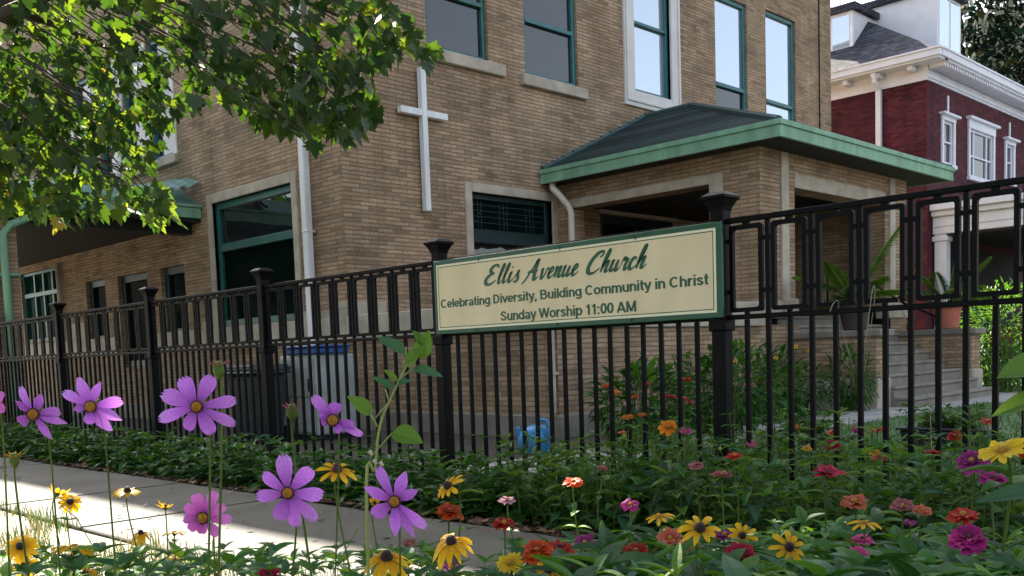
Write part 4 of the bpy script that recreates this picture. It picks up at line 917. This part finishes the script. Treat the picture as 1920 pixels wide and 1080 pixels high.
SU = [ # px, py, width px, tilt, swing, head, cone, label
 (107,926,44,25,120,'up','b','orange-yellow coneflower seen from behind, left of its twin over the sidewalk'),
 (131,941,50,55,20,'flat','b','yellow black-eyed susan just right of the upturned one, over the sidewalk'),
 (239,922,54,12,0,'flat','b','lone black-eyed susan seen edge-on above the grey sidewalk'),
 (310,952,38,5,0,'up','b','small cupped yellow flower right of the lone edge-on susan'),
 (39,1025,62,48,-20,'full','b','black-eyed susan at the lower left, upper of the pair'),
 (47,1059,56,50,10,'flat','b','black-eyed susan at the lower left, lower of the pair'),
 (140,1026,74,12,150,'full','y','broad golden flower seen from the side over bright grass'),
 (264,1001,44,8,0,'droop','b','small black-eyed susan with raised cone over the bright sidewalk'),
 (327,999,42,12,160,'ragged','y','thin-petalled faded yellow flower left of the pink cosmos'),
 (328,1052,34,40,0,'flat','b','little yellow susan with a dark centre below the pink cosmos'),
 (160,1077,52,30,0,'full','b','golden flower cut by the bottom edge, second from the left'),
 (408,1078,26,30,0,'up','b','orange-yellow flower tip at the bottom edge below the pink cosmos'),
 (632,882,74,28,10,'ragged','r','yellow flower with a tall reddish cone between two cosmos'),
 (725,1046,92,30,0,'droop','b','large black-eyed susan with drooping petals below the drooping cosmos'),
 (846,1016,80,32,-10,'droop','b','black-eyed susan with drooping petals right of the largest one'),
 (841,912,66,48,-55,'ragged','b','tilted black-eyed susan above the red-orange zinnia'),
 (702,944,30,40,30,'up','b','orange-yellow flower half hidden behind the drooping cosmos'),
 (1028,1069,66,35,15,'ragged','b','black-eyed susan at the bottom edge beside the crimson zinnia'),
 (1237,969,54,15,-30,'ragged','y','yellow flower seen from the side right of the small magenta zinnia'),
 (1312,992,82,38,15,'ragged','b','ragged yellow susan with a dark eye above the salmon zinnias'),
 (1392,1004,58,62,10,'ragged','b','yellow susan with a dark eye above the crimson zinnia'),
 (1262,1032,34,20,0,'up','y','small orange-yellow flower among the salmon zinnias'),
 (1480,1026,72,58,15,'ragged','b','bold black-eyed susan facing the viewer between crimson and pink zinnias'),
 (1620,981,58,8,0,'ragged','y','flat yellow flower seen edge-on above the pink zinnias'),
 (1816,1072,58,35,0,'ragged','b','yellow susan cut by the bottom edge under the magenta zinnia'),
]
for i, (px, py, wpx, tilt, sw, hd, cn_, lab) in enumerate(SU):
    d = min(2.4, max(1.25, .066*FPX/wpx)); sc = wpx*d/FPX/.066
    Mx = head_matrix(px, py, d, tilt, sw, random.uniform(0,6)) @ Matrix.Scale(sc, 4)
    root = flower_root('black_eyed_susan', Mx, lab, 'coneflower', RG, (random.uniform(-.06,.06), random.uniform(-.02,.06)), random.choice((1,1,2)), .0016, .045)
    part(root, 'petals', SUS[hd], Mx); part(root, 'cone', {'b': CONE, 'r': CONER, 'y': CONEY}[cn_], Mx); part(root, 'calyx', CAL, Mx)
# ---- zinnias; shared heads per colour
def zinnia(seed, kind):
    rnd = random.Random(seed); b = MB()
    rings = {'flat': [(13,.026,.013,.0,.12),(10,.020,.012,.25,.1)], 'double': [(14,.026,.013,-.05,.15),(13,.022,.012,.25,.15),(10,.017,.010,.6,.2),(8,.011,.008,1.0,.3)], 'cup': [(9,.027,.016,.45,.25),(7,.020,.014,.8,.3)], 'open': [(8,.027,.017,.12,.2)]}[kind]
    for j, (n, L, W, lift, curl) in enumerate(rings):
        for k in range(n):
            petal_mesh(b, 6.283*(k+.5*j)/n+rnd.uniform(-.15,.15), L*rnd.uniform(.8,1.1), W*rnd.uniform(.85,1.15), .004, lift+rnd.uniform(-.1,.12), curl*rnd.uniform(.5,1.6), 'round', k=5, twist=rnd.uniform(-.25,.25))
            m = len(b.v)
            for q in range(m-42, m): b.v[q] = (b.v[q][0], b.v[q][1], b.v[q][2]+.0022*j)
    return b
ZM = {}
b = MB(); dome(b, .007, .006, .004, 12); ZDY = b.mesh('disc', DISC, True); b = MB(); dome(b, .006, .007, .004, 12); ZDB = b.mesh('disc', DISCR, True)
ZG = 'zinnias in the flower beds by the fence'
ZI = [ # px, py, width px, depth, colour, kind, tilt, swing, label
 (945,983,46,2.3,'scarlet','flat',8,0,'flat scarlet zinnia seen edge-on over the grey sidewalk'),
 (842,961,52,2.0,'redorange','double',15,20,'ruffled red-orange zinnia below the tilted black-eyed susan'),
 (1075,905,40,3.9,'redorange','flat',14,0,'red-orange zinnia alone on a tall stem below the watering can, above the small magenta flower'),
 (1182,947,36,3.4,'magenta','open',35,0,'small magenta flower with a yellow eye on a slender stem'),
 (1097,1020,46,2.2,'purple','cup',30,0,'purple-magenta cupped zinnia behind the red-orange pair'),
 (1007,1036,64,1.9,'redorange','double',25,-15,'big red-orange zinnia, left of the touching pair'),
 (1050,1028,54,1.95,'scarlet','flat',12,25,'scarlet zinnia, right of the touching pair'),
 (1192,1036,54,2.0,'scarlet','double',15,0,'deep scarlet zinnia left of the salmon zinnias'),
 (1064,1071,46,1.75,'crimson','cup',25,0,'crimson zinnia at the bottom edge beside a black-eyed susan'),
 (1232,1054,36,2.0,'scarlet','flat',4,60,'narrow red petals seen edge-on under the salmon zinnias'),
 (1257,1012,50,2.05,'salmon','cup',30,-20,'orange-salmon cupped zinnia under the ragged yellow susan'),
 (1291,1022,48,2.1,'salmon','flat',20,20,'faded salmon zinnia right of the orange-salmon one'),
 (1386,1046,74,1.75,'crimson','double',32,10,'large crimson zinnia below the yellow susan'),
 (1358,1004,40,2.1,'purple','flat',10,0,'dusky magenta zinnia tucked behind the yellow susan'),
 (1350,1068,50,1.7,'salmon','flat',10,-30,'pinkish red zinnia at the bottom edge left of the large crimson one'),
 (1306,873,28,4.6,'dusty','flat',20,0,'faded dusty pink zinnia just left of the right sign post'),
 (1354,894,42,4.0,'dusty','cup',5,0,'withered pink zinnia with drooping rays in front of the right sign post'),
 (1377,855,32,4.2,'scarlet','flat',8,0,'scarlet zinnia just right of the right sign post'),
 (1410,834,20,5.6,'pink','cup',30,0,'small pink zinnia between the first pickets right of the post'),
 (1254,801,36,5.4,'orange','open',52,0,'bright orange flower facing the viewer behind the fence'),
 (1286,811,22,5.6,'pink','cup',20,0,'small pink zinnia just right of the bright orange flower'),
 (1178,782,26,5.8,'orange','flat',10,0,'small dull orange zinnia left of the bright orange flower'),
 (1212,722,20,6.4,'crimson','cup',15,0,'crimson zinnia standing highest against the brick wall'),
 (1129,880,24,4.6,'dusty','cup',15,30,'brownish red bud-like zinnia behind the left pickets'),
 (952,938,34,3.6,'palepink','flat',5,0,'pale pink zinnia seen edge-on above the scarlet one'),
 (1552,891,54,2.3,'crimson','cup',15,25,'dusky red zinnia nodding on a long bent stem'),
 (1602,942,54,2.2,'salmon','flat',18,-10,'broad salmon zinnia on a bent stem right of the nodding red one'),
 (1692,950,42,2.4,'dusty','cup',28,0,'dusty rose zinnia right of the broad salmon one'),
 (1728,958,38,2.5,'salmon','flat',22,20,'brownish salmon zinnia touching the dusty rose one'),
 (1650,863,30,4.6,'salmon','cup',15,0,'salmon zinnia behind the pickets, lower of the two by the garden twine'),
 (1641,849,24,4.8,'gold','flat',20,0,'orange-yellow zinnia behind the pickets, upper of the two by the garden twine'),
 (1750,852,30,4.5,'scarlet','cup',10,0,'scarlet cupped zinnia left of the purple double one'),
 (1790,818,28,5.2,'scarlet','double',25,0,'round scarlet zinnia near the lawn edge'),
 (1822,867,60,2.3,'purple','double',32,-10,'purple double zinnia left of the big yellow flower'),
 (1863,899,54,2.25,'magenta','flat',16,10,'magenta zinnia below the big yellow flower'),
 (1912,850,28,2.7,'scarlet','flat',12,0,'red zinnia at the right edge beside the big yellow flower'),
 (1852,790,26,5.4,'scarlet','open',25,0,'red flower standing against the lawn near the right edge'),
 (1561,836,32,5.2,'crimson','double',25,0,'dark crimson zinnia in front of the dark planter'),
 (1513,841,20,5.3,'gold','flat',25,0,'small golden zinnia left of the dark planter'),
 (1806,968,60,1.95,'scarlet','flat',12,-20,'scarlet zinnia with folded rays above the magenta double one'),
 (1815,1013,76,1.75,'magenta','double',32,10,'large magenta zinnia at the lower right'),
 (1605,1050,68,1.75,'pink','double',38,0,'bright pink zinnia with a yellow eye near the bottom edge'),
 (1617,1012,42,2.1,'pink','flat',12,20,'pale-sided pink zinnia above the bright pink one'),
 (1707,983,26,2.3,'purple','cup',15,0,'purple bud beside a bright green leaf'),
 (1882,1072,56,1.7,'magenta','flat',30,0,'rose zinnia cut by the bottom right corner'),
 (847,1066,40,1.8,'purple','cup',20,0,'wine purple zinnia at the bottom right of the drooping susans'),
 (768,1022,32,2.0,'dusty','cup',25,30,'dusty rose zinnia hidden between the two drooping susans'),
 (504,1079,40,1.6,'crimson','cup',25,0,'crimson petals at the bottom edge under the blunt cosmos'),
 (1136,726,18,6.6,'redorange','cup',15,0,'tiny red-orange zinnia at the left end of the shrub by the terrace corner'),
 (1153,736,22,6.5,'orange','flat',15,0,'small orange zinnia above the shrub, right of the tiny red-orange one'),
 (1191,746,16,6.4,'redorange','cup',20,0,'tiny red-orange zinnia under the highest crimson one'),
 (1287,712,22,6.4,'scarlet','flat',8,0,'scarlet zinnia seen edge-on highest beside the right sign post'),
 (1258,744,24,6.2,'scarlet','flat',5,0,'flat red zinnia before the shrub, left of the darker pair by the post'),
 (1282,747,20,6.2,'crimson','flat',10,0,'dark red zinnia before the shrub, touching the flat red one'),
 (1293,757,18,6.1,'crimson','cup',15,0,'crimson zinnia just under the dark red one by the sign post'),
 (1204,778,20,5.9,'orange','flat',10,0,'small orange zinnia between the dull orange and the bright orange flowers'),
 (1166,813,16,5.6,'salmon','cup',10,0,'small salmon zinnia below the dull orange one'),
 (1404,723,26,6.2,'dusty','flat',5,0,'dusty red zinnia seen edge-on just below the lowest yellow daisy'),
 (1488,802,18,5.8,'redorange','cup',20,0,'orange-red bud on the path edge right of the sign post'),
 (1563,811,28,5.6,'salmon','flat',12,0,'coral zinnia above the dark crimson one by the planter'),
 (1609,808,26,5.6,'magenta','cup',20,0,'magenta zinnia above the dark planter beside the twine'),
 (1646,806,24,5.6,'scarlet','flat',5,0,'thin red zinnia seen edge-on right of the magenta one by the planter'),
 (957,1056,54,1.9,'yellow','susy',38,-10,'pale yellow many-petalled flower left of the bottom-edge black-eyed susan'),
 (1880,845,84,1.75,'yellow','susy',30,-35,'big bright yellow flower on a tall stem at the right edge'),
]
for (px, py, wpx, d, colr, kd, tilt, sw, lab) in ZI:
    if not wpx: continue
    if kd == 'susy':
        Mx = head_matrix(px, py, d, tilt, sw, 1) @ Matrix.Scale(wpx*d/FPX/.062, 4)
        root = flower_root('yellow_coreopsis', Mx, lab, 'coreopsis', None, (-.02,.02), 2, .0026, .09)
        part(root, 'petals', SUSY, Mx); part(root, 'disc', CONEY, Mx); part(root, 'calyx', CAL, Mx); continue
    key = (colr, kd)
    if key not in ZM: ZM[key] = zinnia(len(ZM)+11, kd).mesh('petals', PET[colr], True)
    Mx = head_matrix(px, py, d, tilt, sw, random.uniform(0,6)) @ Matrix.Scale(wpx*d/FPX/.058, 4)
    root = flower_root('zinnia', Mx, lab, 'zinnia', ZG, (random.uniform(-.06,.06), random.uniform(-.04,.06)), random.choice((1,2)), .0022 if d < 3 else .003, .06)
    part(root, 'petals', ZM[key], Mx); part(root, 'disc', ZDY if random.random() < .7 else ZDB, Mx); part(root, 'calyx', CAL, Mx)
# ---- yellow daisies by the terrace
YG = 'yellow daisies by the terrace wall'
YD = [(1492,650,11,'highest yellow daisy by the stairs'),(1518,658,12,'yellow daisy right of the highest one'),(1404,704,13,'lowest yellow daisy right of the sign post'),(1455,671,11,'yellow daisy between two pickets left of the highest one'),(1362,703,11,'yellow daisy with a dark eye close to the sign post'),(1379,676,9,'small yellow daisy right of the sign post, upper left of the lowest one')]
for (px, py, wpx, lab) in YD:
    d = 7.6; Mx = head_matrix(px, py, d, 45, 0, 1) @ Matrix.Scale(wpx*d/FPX/.066, 4)
    root = flower_root('yellow_daisy', Mx, lab, 'daisy', YG, (.05,.05), 1, .004, .08); part(root, 'petals', SUS['flat'], Mx); part(root, 'cone', CONE, Mx)

# ---- tall leafy weed in front of the sign post
wr = [at(*p) for p in ((688,985,1.25),(703,880,1.25),(712,800,1.25),(735,742,1.25),(760,690,1.25),(775,655,1.25))]
root = empty('tall_weed', (wr[0].x, wr[0].y, 0), 'tall pale green leafy weed rising in front of the left sign post', 'weed')
b = MB(); q = catmull3([Vector((wr[0].x-.01, wr[0].y, 0))]+wr); b.tube(q, [.0024-.0013*i/(len(q)-1) for i in range(len(q))], 7)
for (a, c) in (((733,750),(703,785)),((708,800),(688,765)),((745,715),(775,690)),((702,850),(735,812)),((758,690),(762,650)),((730,755),(722,728))): b.tube([at(*a,1.25), at(*c,1.25)], [.0014,.0009], 5)
b.build('stem', pm('pale_weed_stem', (.20,.24,.06), .5, .15, 30), root, smooth=True)
for (a, c, W, mi) in (((762,664),(710,630),.012,3),((773,691),(828,702),.010,3),((697,778),(655,742),.014,2),((740,730),(700,705),.008,3),((735,812),(790,826),.020,2),((762,688),(790,650),.013,2),((790,672),(802,622),.017,2),((742,722),(770,712),.007,3),((745,715),(722,693),.006,2),((796,650),(776,620),.008,1)):
    p, e = at(*a, 1.25), at(*c, 1.24); dd = e-p; b = MB(); ovate(b, p, dd.normalized(), (Vector((0,0,1))*.6-FW*.8).normalized(), dd.length*1.05, W*1.5, mi, .12, 7); b.build('leaf', BED, root)
b = MB()
for (x, y) in ((692,845),(700,862),(712,866)): b.tube([at(x+6,y+8,1.25), at(x,y,1.25)], [.002,.0035], 6)
b.build('seed_pod', pm('pale_pod', (.38,.36,.22), .6), root)
# ---- big-leaved plant at the right edge
p0 = at(1990,760,1.7); root = empty('broad_leaved_plant', (p0.x, p0.y, 0), 'plant with broad yellow-green leaves reaching in from the right edge', 'plant')
b = MB(); b.tube([(p0.x,p0.y,0), p0, p0+Vector((0,0,.25))], .006, 6); b.build('stem', STEM, root)
for (a, c, W, mi) in (((1975,690),(1878,694),.040,2),((1975,742),(1866,766),.026,2),((1975,920),(1838,926),.024,3)):
    p, e = at(*a, 1.7), at(*c, 1.66); dd = e-p; b = MB(); ovate(b, p, dd.normalized(), (Vector((0,0,1))*.8-FW*.7).normalized(), dd.length, W*1.6, mi, .15, 7); b.build('leaf', BED, root)

# ------------------------------------------------------------------ things in the yard
def palm(base, pot_r, pot_h, potm, lab, fronds, seed, rim=True):
    rnd = random.Random(seed); x, y, z = base; t = empty('potted_palm', base, lab, 'potted plant')
    b = MB(); b.lathe([(pot_r*.72,0),(pot_r*.76,.01),(pot_r*.93,pot_h*.78),(pot_r*.94,pot_h*.8),(pot_r*1.04,pot_h*.8),(pot_r*1.06,pot_h),(pot_r*.95,pot_h),(pot_r*.9,pot_h*.9)], 24, base)
    p = b.build('pot', potm, t, smooth=False, bevel=.004)
    b = MB(); b.lathe([(pot_r*.9,pot_h*.85),(pot_r*.85,pot_h*.9),(.01,pot_h*.93)], 16, base); b.build('soil', M['ground'], t)
    top = Vector((x, y, z+pot_h*.9))
    for (az, el, L, W) in fronds:
        d = Vector((math.cos(R(az))*math.cos(R(el)), math.sin(R(az))*math.cos(R(el)), math.sin(R(el)))); pts = []
        for i in range(11):
            s_ = i/10; pts.append(top+d*(L*s_)-Vector((0,0,.42*L*s_*s_*math.cos(R(el)))))
        b = MB(); b.tube(pts, [.009-.007*i/10 for i in range(11)], 5, 1)
        q = catmull3(pts, 4)
        for i in range(9, len(q)-1):
            s_ = i/(len(q)-1); tv = (q[i+1]-q[i]).normalized(); sd = tv.cross(Vector((0,0,1))).normalized()
            ll = W*math.sin(math.pi*(.12+.85*s_))**.7
            for sg in (-1, 1):
                dd = (sd*sg+tv*.75+Vector((0,0,-.25))).normalized(); ovate(b, q[i], dd, Vector((0,0,1)), ll*rnd.uniform(.85,1.1), .05, rnd.choice((0,1,1)), .25, 3)
        b.build('frond', [BED[1], BED[2]], t)
    b = MB()
    for _ in range(60):
        a = rnd.uniform(0,6.28); c = top+Vector((math.cos(a),math.sin(a),0))*pot_r*rnd.uniform(.1,.8)
        ovate(b, c, Vector((math.cos(a),math.sin(a),rnd.uniform(.2,1.4))).normalized(), Vector((0,0,1)), rnd.uniform(.12,.26), .07, rnd.choice((0,1,2)), .4)
    b.build('underplanting', BED[:3], t)
    return t
palm((13.9,6.62,1.172), .25, .47, pm('dark_brown_pot', (.028,.018,.014), .6, .3, 8, .2, 30), 'dark brown pot with a tall arching palm on the left stair wall', [(-50,64,1.5,.36),(125,42,1.15,.26),(-45,30,.9,.26),(60,55,1.0,.28),(-150,40,.8,.24),(150,60,.9,.26),(-20,45,.9,.26)], 1)
palm((17.6,6.68,1.172), .25, .44, pm('terracotta', (.42,.125,.075), .75, .15, 8, .2, 40), 'terracotta pot with a bushy palm on the right stair wall', [(-60,58,1.3,.28),(140,42,1.0,.26),(-150,38,.95,.24),(100,60,1.0,.24),(-30,42,1.0,.26),(-80,30,.95,.26),(170,65,.8,.24),(-60,80,1.0,.24)], 2)
def shrub(x, y, h, r, lab, n=420, L=.13, W=.06, mis=(0,0,1,1), mats=None, seed=0):
    t = empty('garden_shrub', (x,y,0), lab, 'shrub', 'green shrubs in the yard'); rnd = random.Random(seed)
    b = MB()
    for _ in range(26):
        a = rnd.uniform(0,6.28); q = r*rnd.uniform(.2,.9); b.tube([(x+q*.2*math.cos(a),y+q*.2*math.sin(a),0),(x+q*.7*math.cos(a),y+q*.7*math.sin(a),h*.5),(x+q*math.cos(a),y+q*math.sin(a),h*rnd.uniform(.6,1))], .006, 4)
    b.build('stems', STEM, t)
    b = MB()
    for _ in range(n):
        v = Vector((rnd.gauss(0,1),rnd.gauss(0,1),rnd.gauss(0,1))).normalized(); k = rnd.uniform(.55,1.05)
        p = Vector((x+v.x*r*k, y+v.y*r*k, max(.03, h*.52+v.z*h*.5*k))); d = (v+Vector((rnd.uniform(-.6,.6),rnd.uniform(-.6,.6),rnd.uniform(-.5,.5)))).normalized()
        ovate(b, p, d, (Vector((0,0,1))-.3*d).normalized(), L*rnd.uniform(.7,1.3), W*rnd.uniform(.8,1.2), rnd.choice(mis), rnd.uniform(.1,.5), 3)
    b.build('foliage', mats or BED, t)
shrub(7.9,6.0,.82,.48,'rounded shrub against the terrace brick right of the blue watering can',500,.15,.075,seed=1)
shrub(9.4,6.05,.95,.60,'dense shrub behind the right sign post at the terrace corner',560,.15,.07,seed=2)
shrub(11.0,6.55,.95,.62,'leafy shrub under the yellow daisies left of the stairs',560,.15,.06,seed=3)
shrub(12.2,6.7,.75,.5,'lower dark shrub beside the dark brown pot wall',420,.13,.05,(0,0,1),seed=4)
shrub(13.2,6.35,.92,.36,'upright bright green shrub at the foot of the left stair wall',520,.12,.035,(1,1,0),seed=5)
shrub(18.3,5.9,.42,.40,'small fern-like clump at the foot of the right stair wall',240,.16,.035,(1,1,2),seed=6)
shrub(20.0,6.6,.85,.5,'deep green shrub right of the stairs',520,.13,.05,(0,0,1),seed=7)
shrub(23.6,7.6,2.15,.95,'tall yellow-green shrub at the right edge before the red house porch',1500,.15,.06,(1,1,1,2),seed=8)
shrub(22.2,6.4,.75,.5,'low shrub in front of the tall yellow-green one',420,.13,.05,(0,1,1),seed=9)
# white cabinet with a blue lid on top, dark bin, watering can
t = empty('utility_cabinet', (6.9,10.72,0), 'tall white utility cabinet standing against the brick wall below the downspout', 'cabinet')
wm = pm('dirty_white_enamel', (.33,.35,.34), .5, .2, 5, .1, 20)
b = MB(); b.box(6.9,7.5,10.32,11.14,.06,1.08); b.build('body', wm, t, bevel=.02)
b = MB(); b.box(6.884,6.899,10.36,11.10,.55,1.04); b.box(6.884,6.899,10.36,11.10,.10,.53); b.build('door', wm, t, bevel=.006)
b = MB(); b.box(6.86,6.883,10.42,10.45,.62,.78); b.build('handle', M['black'], t)
b = MB(); b.box(6.92,7.48,10.35,11.1,0,.06); b.build('base', M['void'], t)
t = empty('blue_crate', (7.15,10.66,1.083), 'flat blue plastic crate lying on top of the white cabinet', 'crate'); bm_ = pm('blue_plastic', (.012,.07,.27), .5, .12, 4, .05, 20)
b = MB(); b.box(6.88,7.4,10.28,10.95,1.085,1.17); b.build('tray', bm_, t, bevel=.02); b = MB(); b.box(6.86,7.42,10.26,10.97,1.171,1.20); b.build('lid', bm_, t, bevel=.012)
t = empty('wheeled_bin', (6.45,11.0,0), 'dark teal wheeled refuse bin behind the fence left of the white cabinet', 'bin'); bn = pm('dark_bin_plastic', (.010,.020,.024), .5, .25, 6)
def taper(mb, x0,x1,y0,y1,z0,z1,k):
    xm, ym = (x0+x1)/2, (y0+y1)/2; n = len(mb.v)
    for z, s_ in ((z0,k),(z1,1)):
        mb.v += [(xm+(x-xm)*s_, ym+(y-ym)*s_, z) for x, y in ((x0,y0),(x1,y0),(x1,y1),(x0,y1))]
    for q in ((3,2,1,0),(4,5,6,7),(0,1,5,4),(1,2,6,5),(2,3,7,6),(3,0,4,7)): mb.f.append(tuple(n+i for i in q)); mb.m.append(0)
b = MB(); taper(b,6.2,6.72,10.68,11.30,.06,.86,.82); b.build('body', bn, t, bevel=.03)
b = MB(); b.box(6.16,6.76,10.64,11.34,.862,.90); taper(b,6.2,6.74,10.68,11.3,.902,.98,1.1); b.build('lid', bn, t, bevel=.015)
b = MB(); b.tube([(6.72,10.72,.93),(6.80,10.72,.93),(6.80,11.26,.93),(6.72,11.26,.93)], .015, 6); b.build('handle', bn, t)
for y in (10.74, 11.2):
    b = MB(); b.tube([(6.7,y,.1),(6.7,y+.06,.1)], .1, 16); b.build('wheel', M['black'], t)
t = empty('watering_can', (7.02,6.68,0), 'bright blue plastic watering can standing by the stone base of the terrace', 'watering can'); cb_ = pm('sky_blue_plastic', (.02,.22,.50), .4, .12, 5)
def canring(y0, y1, x0, x1, z, r=.05, n=5):
    out = []
    for (cx, cy, a0) in ((x1-r,y1-r,0),(x0+r,y1-r,90),(x0+r,y0+r,180),(x1-r,y0+r,270)):
        for q in range(n): a = R(a0+90*q/(n-1)); out.append((cx+r*math.cos(a), cy+r*math.sin(a), z))
    return out
b = MB(); rg = [canring(6.57,6.83,6.92,7.12,.0,.07), canring(6.54,6.85,6.90,7.14,.03,.08), canring(6.52,6.86,6.90,7.14,.13,.08), canring(6.54,6.82,6.91,7.13,.22,.08), canring(6.58,6.72,6.95,7.09,.285,.055)]
n0 = len(rg[0])
for r_ in rg: b.v += r_
for i in range(len(rg)-1):
    for j in range(n0): b.f.append((i*n0+j, i*n0+(j+1) % n0, (i+1)*n0+(j+1) % n0, (i+1)*n0+j)); b.m.append(0)
b.f.append(tuple(range(n0))[::-1]); b.m.append(0); b.f.append(tuple((len(rg)-1)*n0+j for j in range(n0))); b.m.append(0)
b.build('body', cb_, t, smooth=True)
b = MB(); b.tube(catmull3([(7.02,6.68,.27),(7.02,6.62,.33),(7.02,6.53,.33),(7.02,6.48,.24),(7.02,6.52,.10)]), .017, 8); b.build('handle', cb_, t, smooth=True)
b = MB(); b.tube(catmull3([(7.02,6.84,.08),(7.02,6.90,.14),(7.02,6.93,.26)]), [.03]*6+[.022]*6+[.018], 8); b.build('spout', cb_, t, smooth=True)
# dark planters on the lawn edge, iron handrail, garden twine
for (x, y, l, lab) in ((7.78,4.15,.75,'long dark planter box at the near end of the lawn edge'),(8.85,3.35,.75,'dark planter box farther right along the lawn edge')):
    t = empty('planter_box', (x,y,0), lab, 'planter', 'dark planters along the lawn'); pl = pm('black_plastic_tub', (.012,.014,.018), .5, .3, 6)
    b = MB(); taper(b, x-.16,x+.16,y-l/2,y+l/2,0,.19,.88); b.build('tub', pl, t, bevel=.015); b = MB(); b.box(x-.18,x+.18,y-l/2-.02,y+l/2+.02,.191,.215); b.build('rim', pl, t, bevel=.006)
    b = MB()
    for _ in range(46): stalk(b, (x+random.uniform(-.13,.13), y+random.uniform(-.4,.4)*l, .2), (x+random.uniform(-.2,.2), y+random.uniform(-.5,.5)*l, random.uniform(.28,.42)), 2, .09, .045, (0,1,1,2))
    b.build('plants', BED, t)
t = empty('stair_handrail', (15.8,6.16,.2), 'black iron handrail running down the middle of the porch stairs', 'handrail')
b = MB(); b.tube([(15.8,8.0,1.63),(15.8,8.0,2.16)], .018, 6); b.build('post', M['black'], t); b = MB(); b.tube([(15.8,6.16,.2),(15.8,6.16,1.34)], .02, 6); b.build('post', M['black'], t)
b = MB(); b.tube([(15.8,8.02,2.16),(15.8,7.75,2.15),(15.8,7.2,1.95),(15.8,6.69,1.60),(15.8,6.30,1.42),(15.8,6.15,1.34)], .02, 6); b.build('rail', M['black'], t)
tw = pm('garden_twine', (.34,.30,.25), .9, .2, 40)
for pts, lab in ((((1556,585,5.1),(1562,570,5.1),(1572,565,5.1),(1575,600,5.2),(1600,690,5.3)), 'pale twine tied to the fence rail, left of the three strings'),
                 (((1620,700,5.2),(1640,560,5.0),(1634,556,4.98),(1612,760,5.2),(1618,850,5.2)), 'pale twine tied to the fence rail, middle of the three strings'),
                 (((1684,560,4.9),(1720,660,5.1),(1742,760,5.2),(1747,850,5.2)), 'pale twine tied to the fence rail, right of the three strings')):
    b = MB(); b.tube(catmull3([at(*p) for p in pts]), .0022, 5); tag(b.build('garden_twine', tw), lab, 'twine', 'twine tied to the fence')

for kind, grp in (('street_tree','street trees across the road'),('shade_tree','tall trees behind the red house'),('maple_tree','maples along the parkway'),('yellow_coreopsis','large yellow many-petalled flowers'),('potted_palm','potted palms on the stair walls'),('cosmos_bud','flower buds among the cosmos')):
    for o in bpy.data.objects:
        if o.parent is None and o.name.split('.')[0] == kind: o['group'] = grp
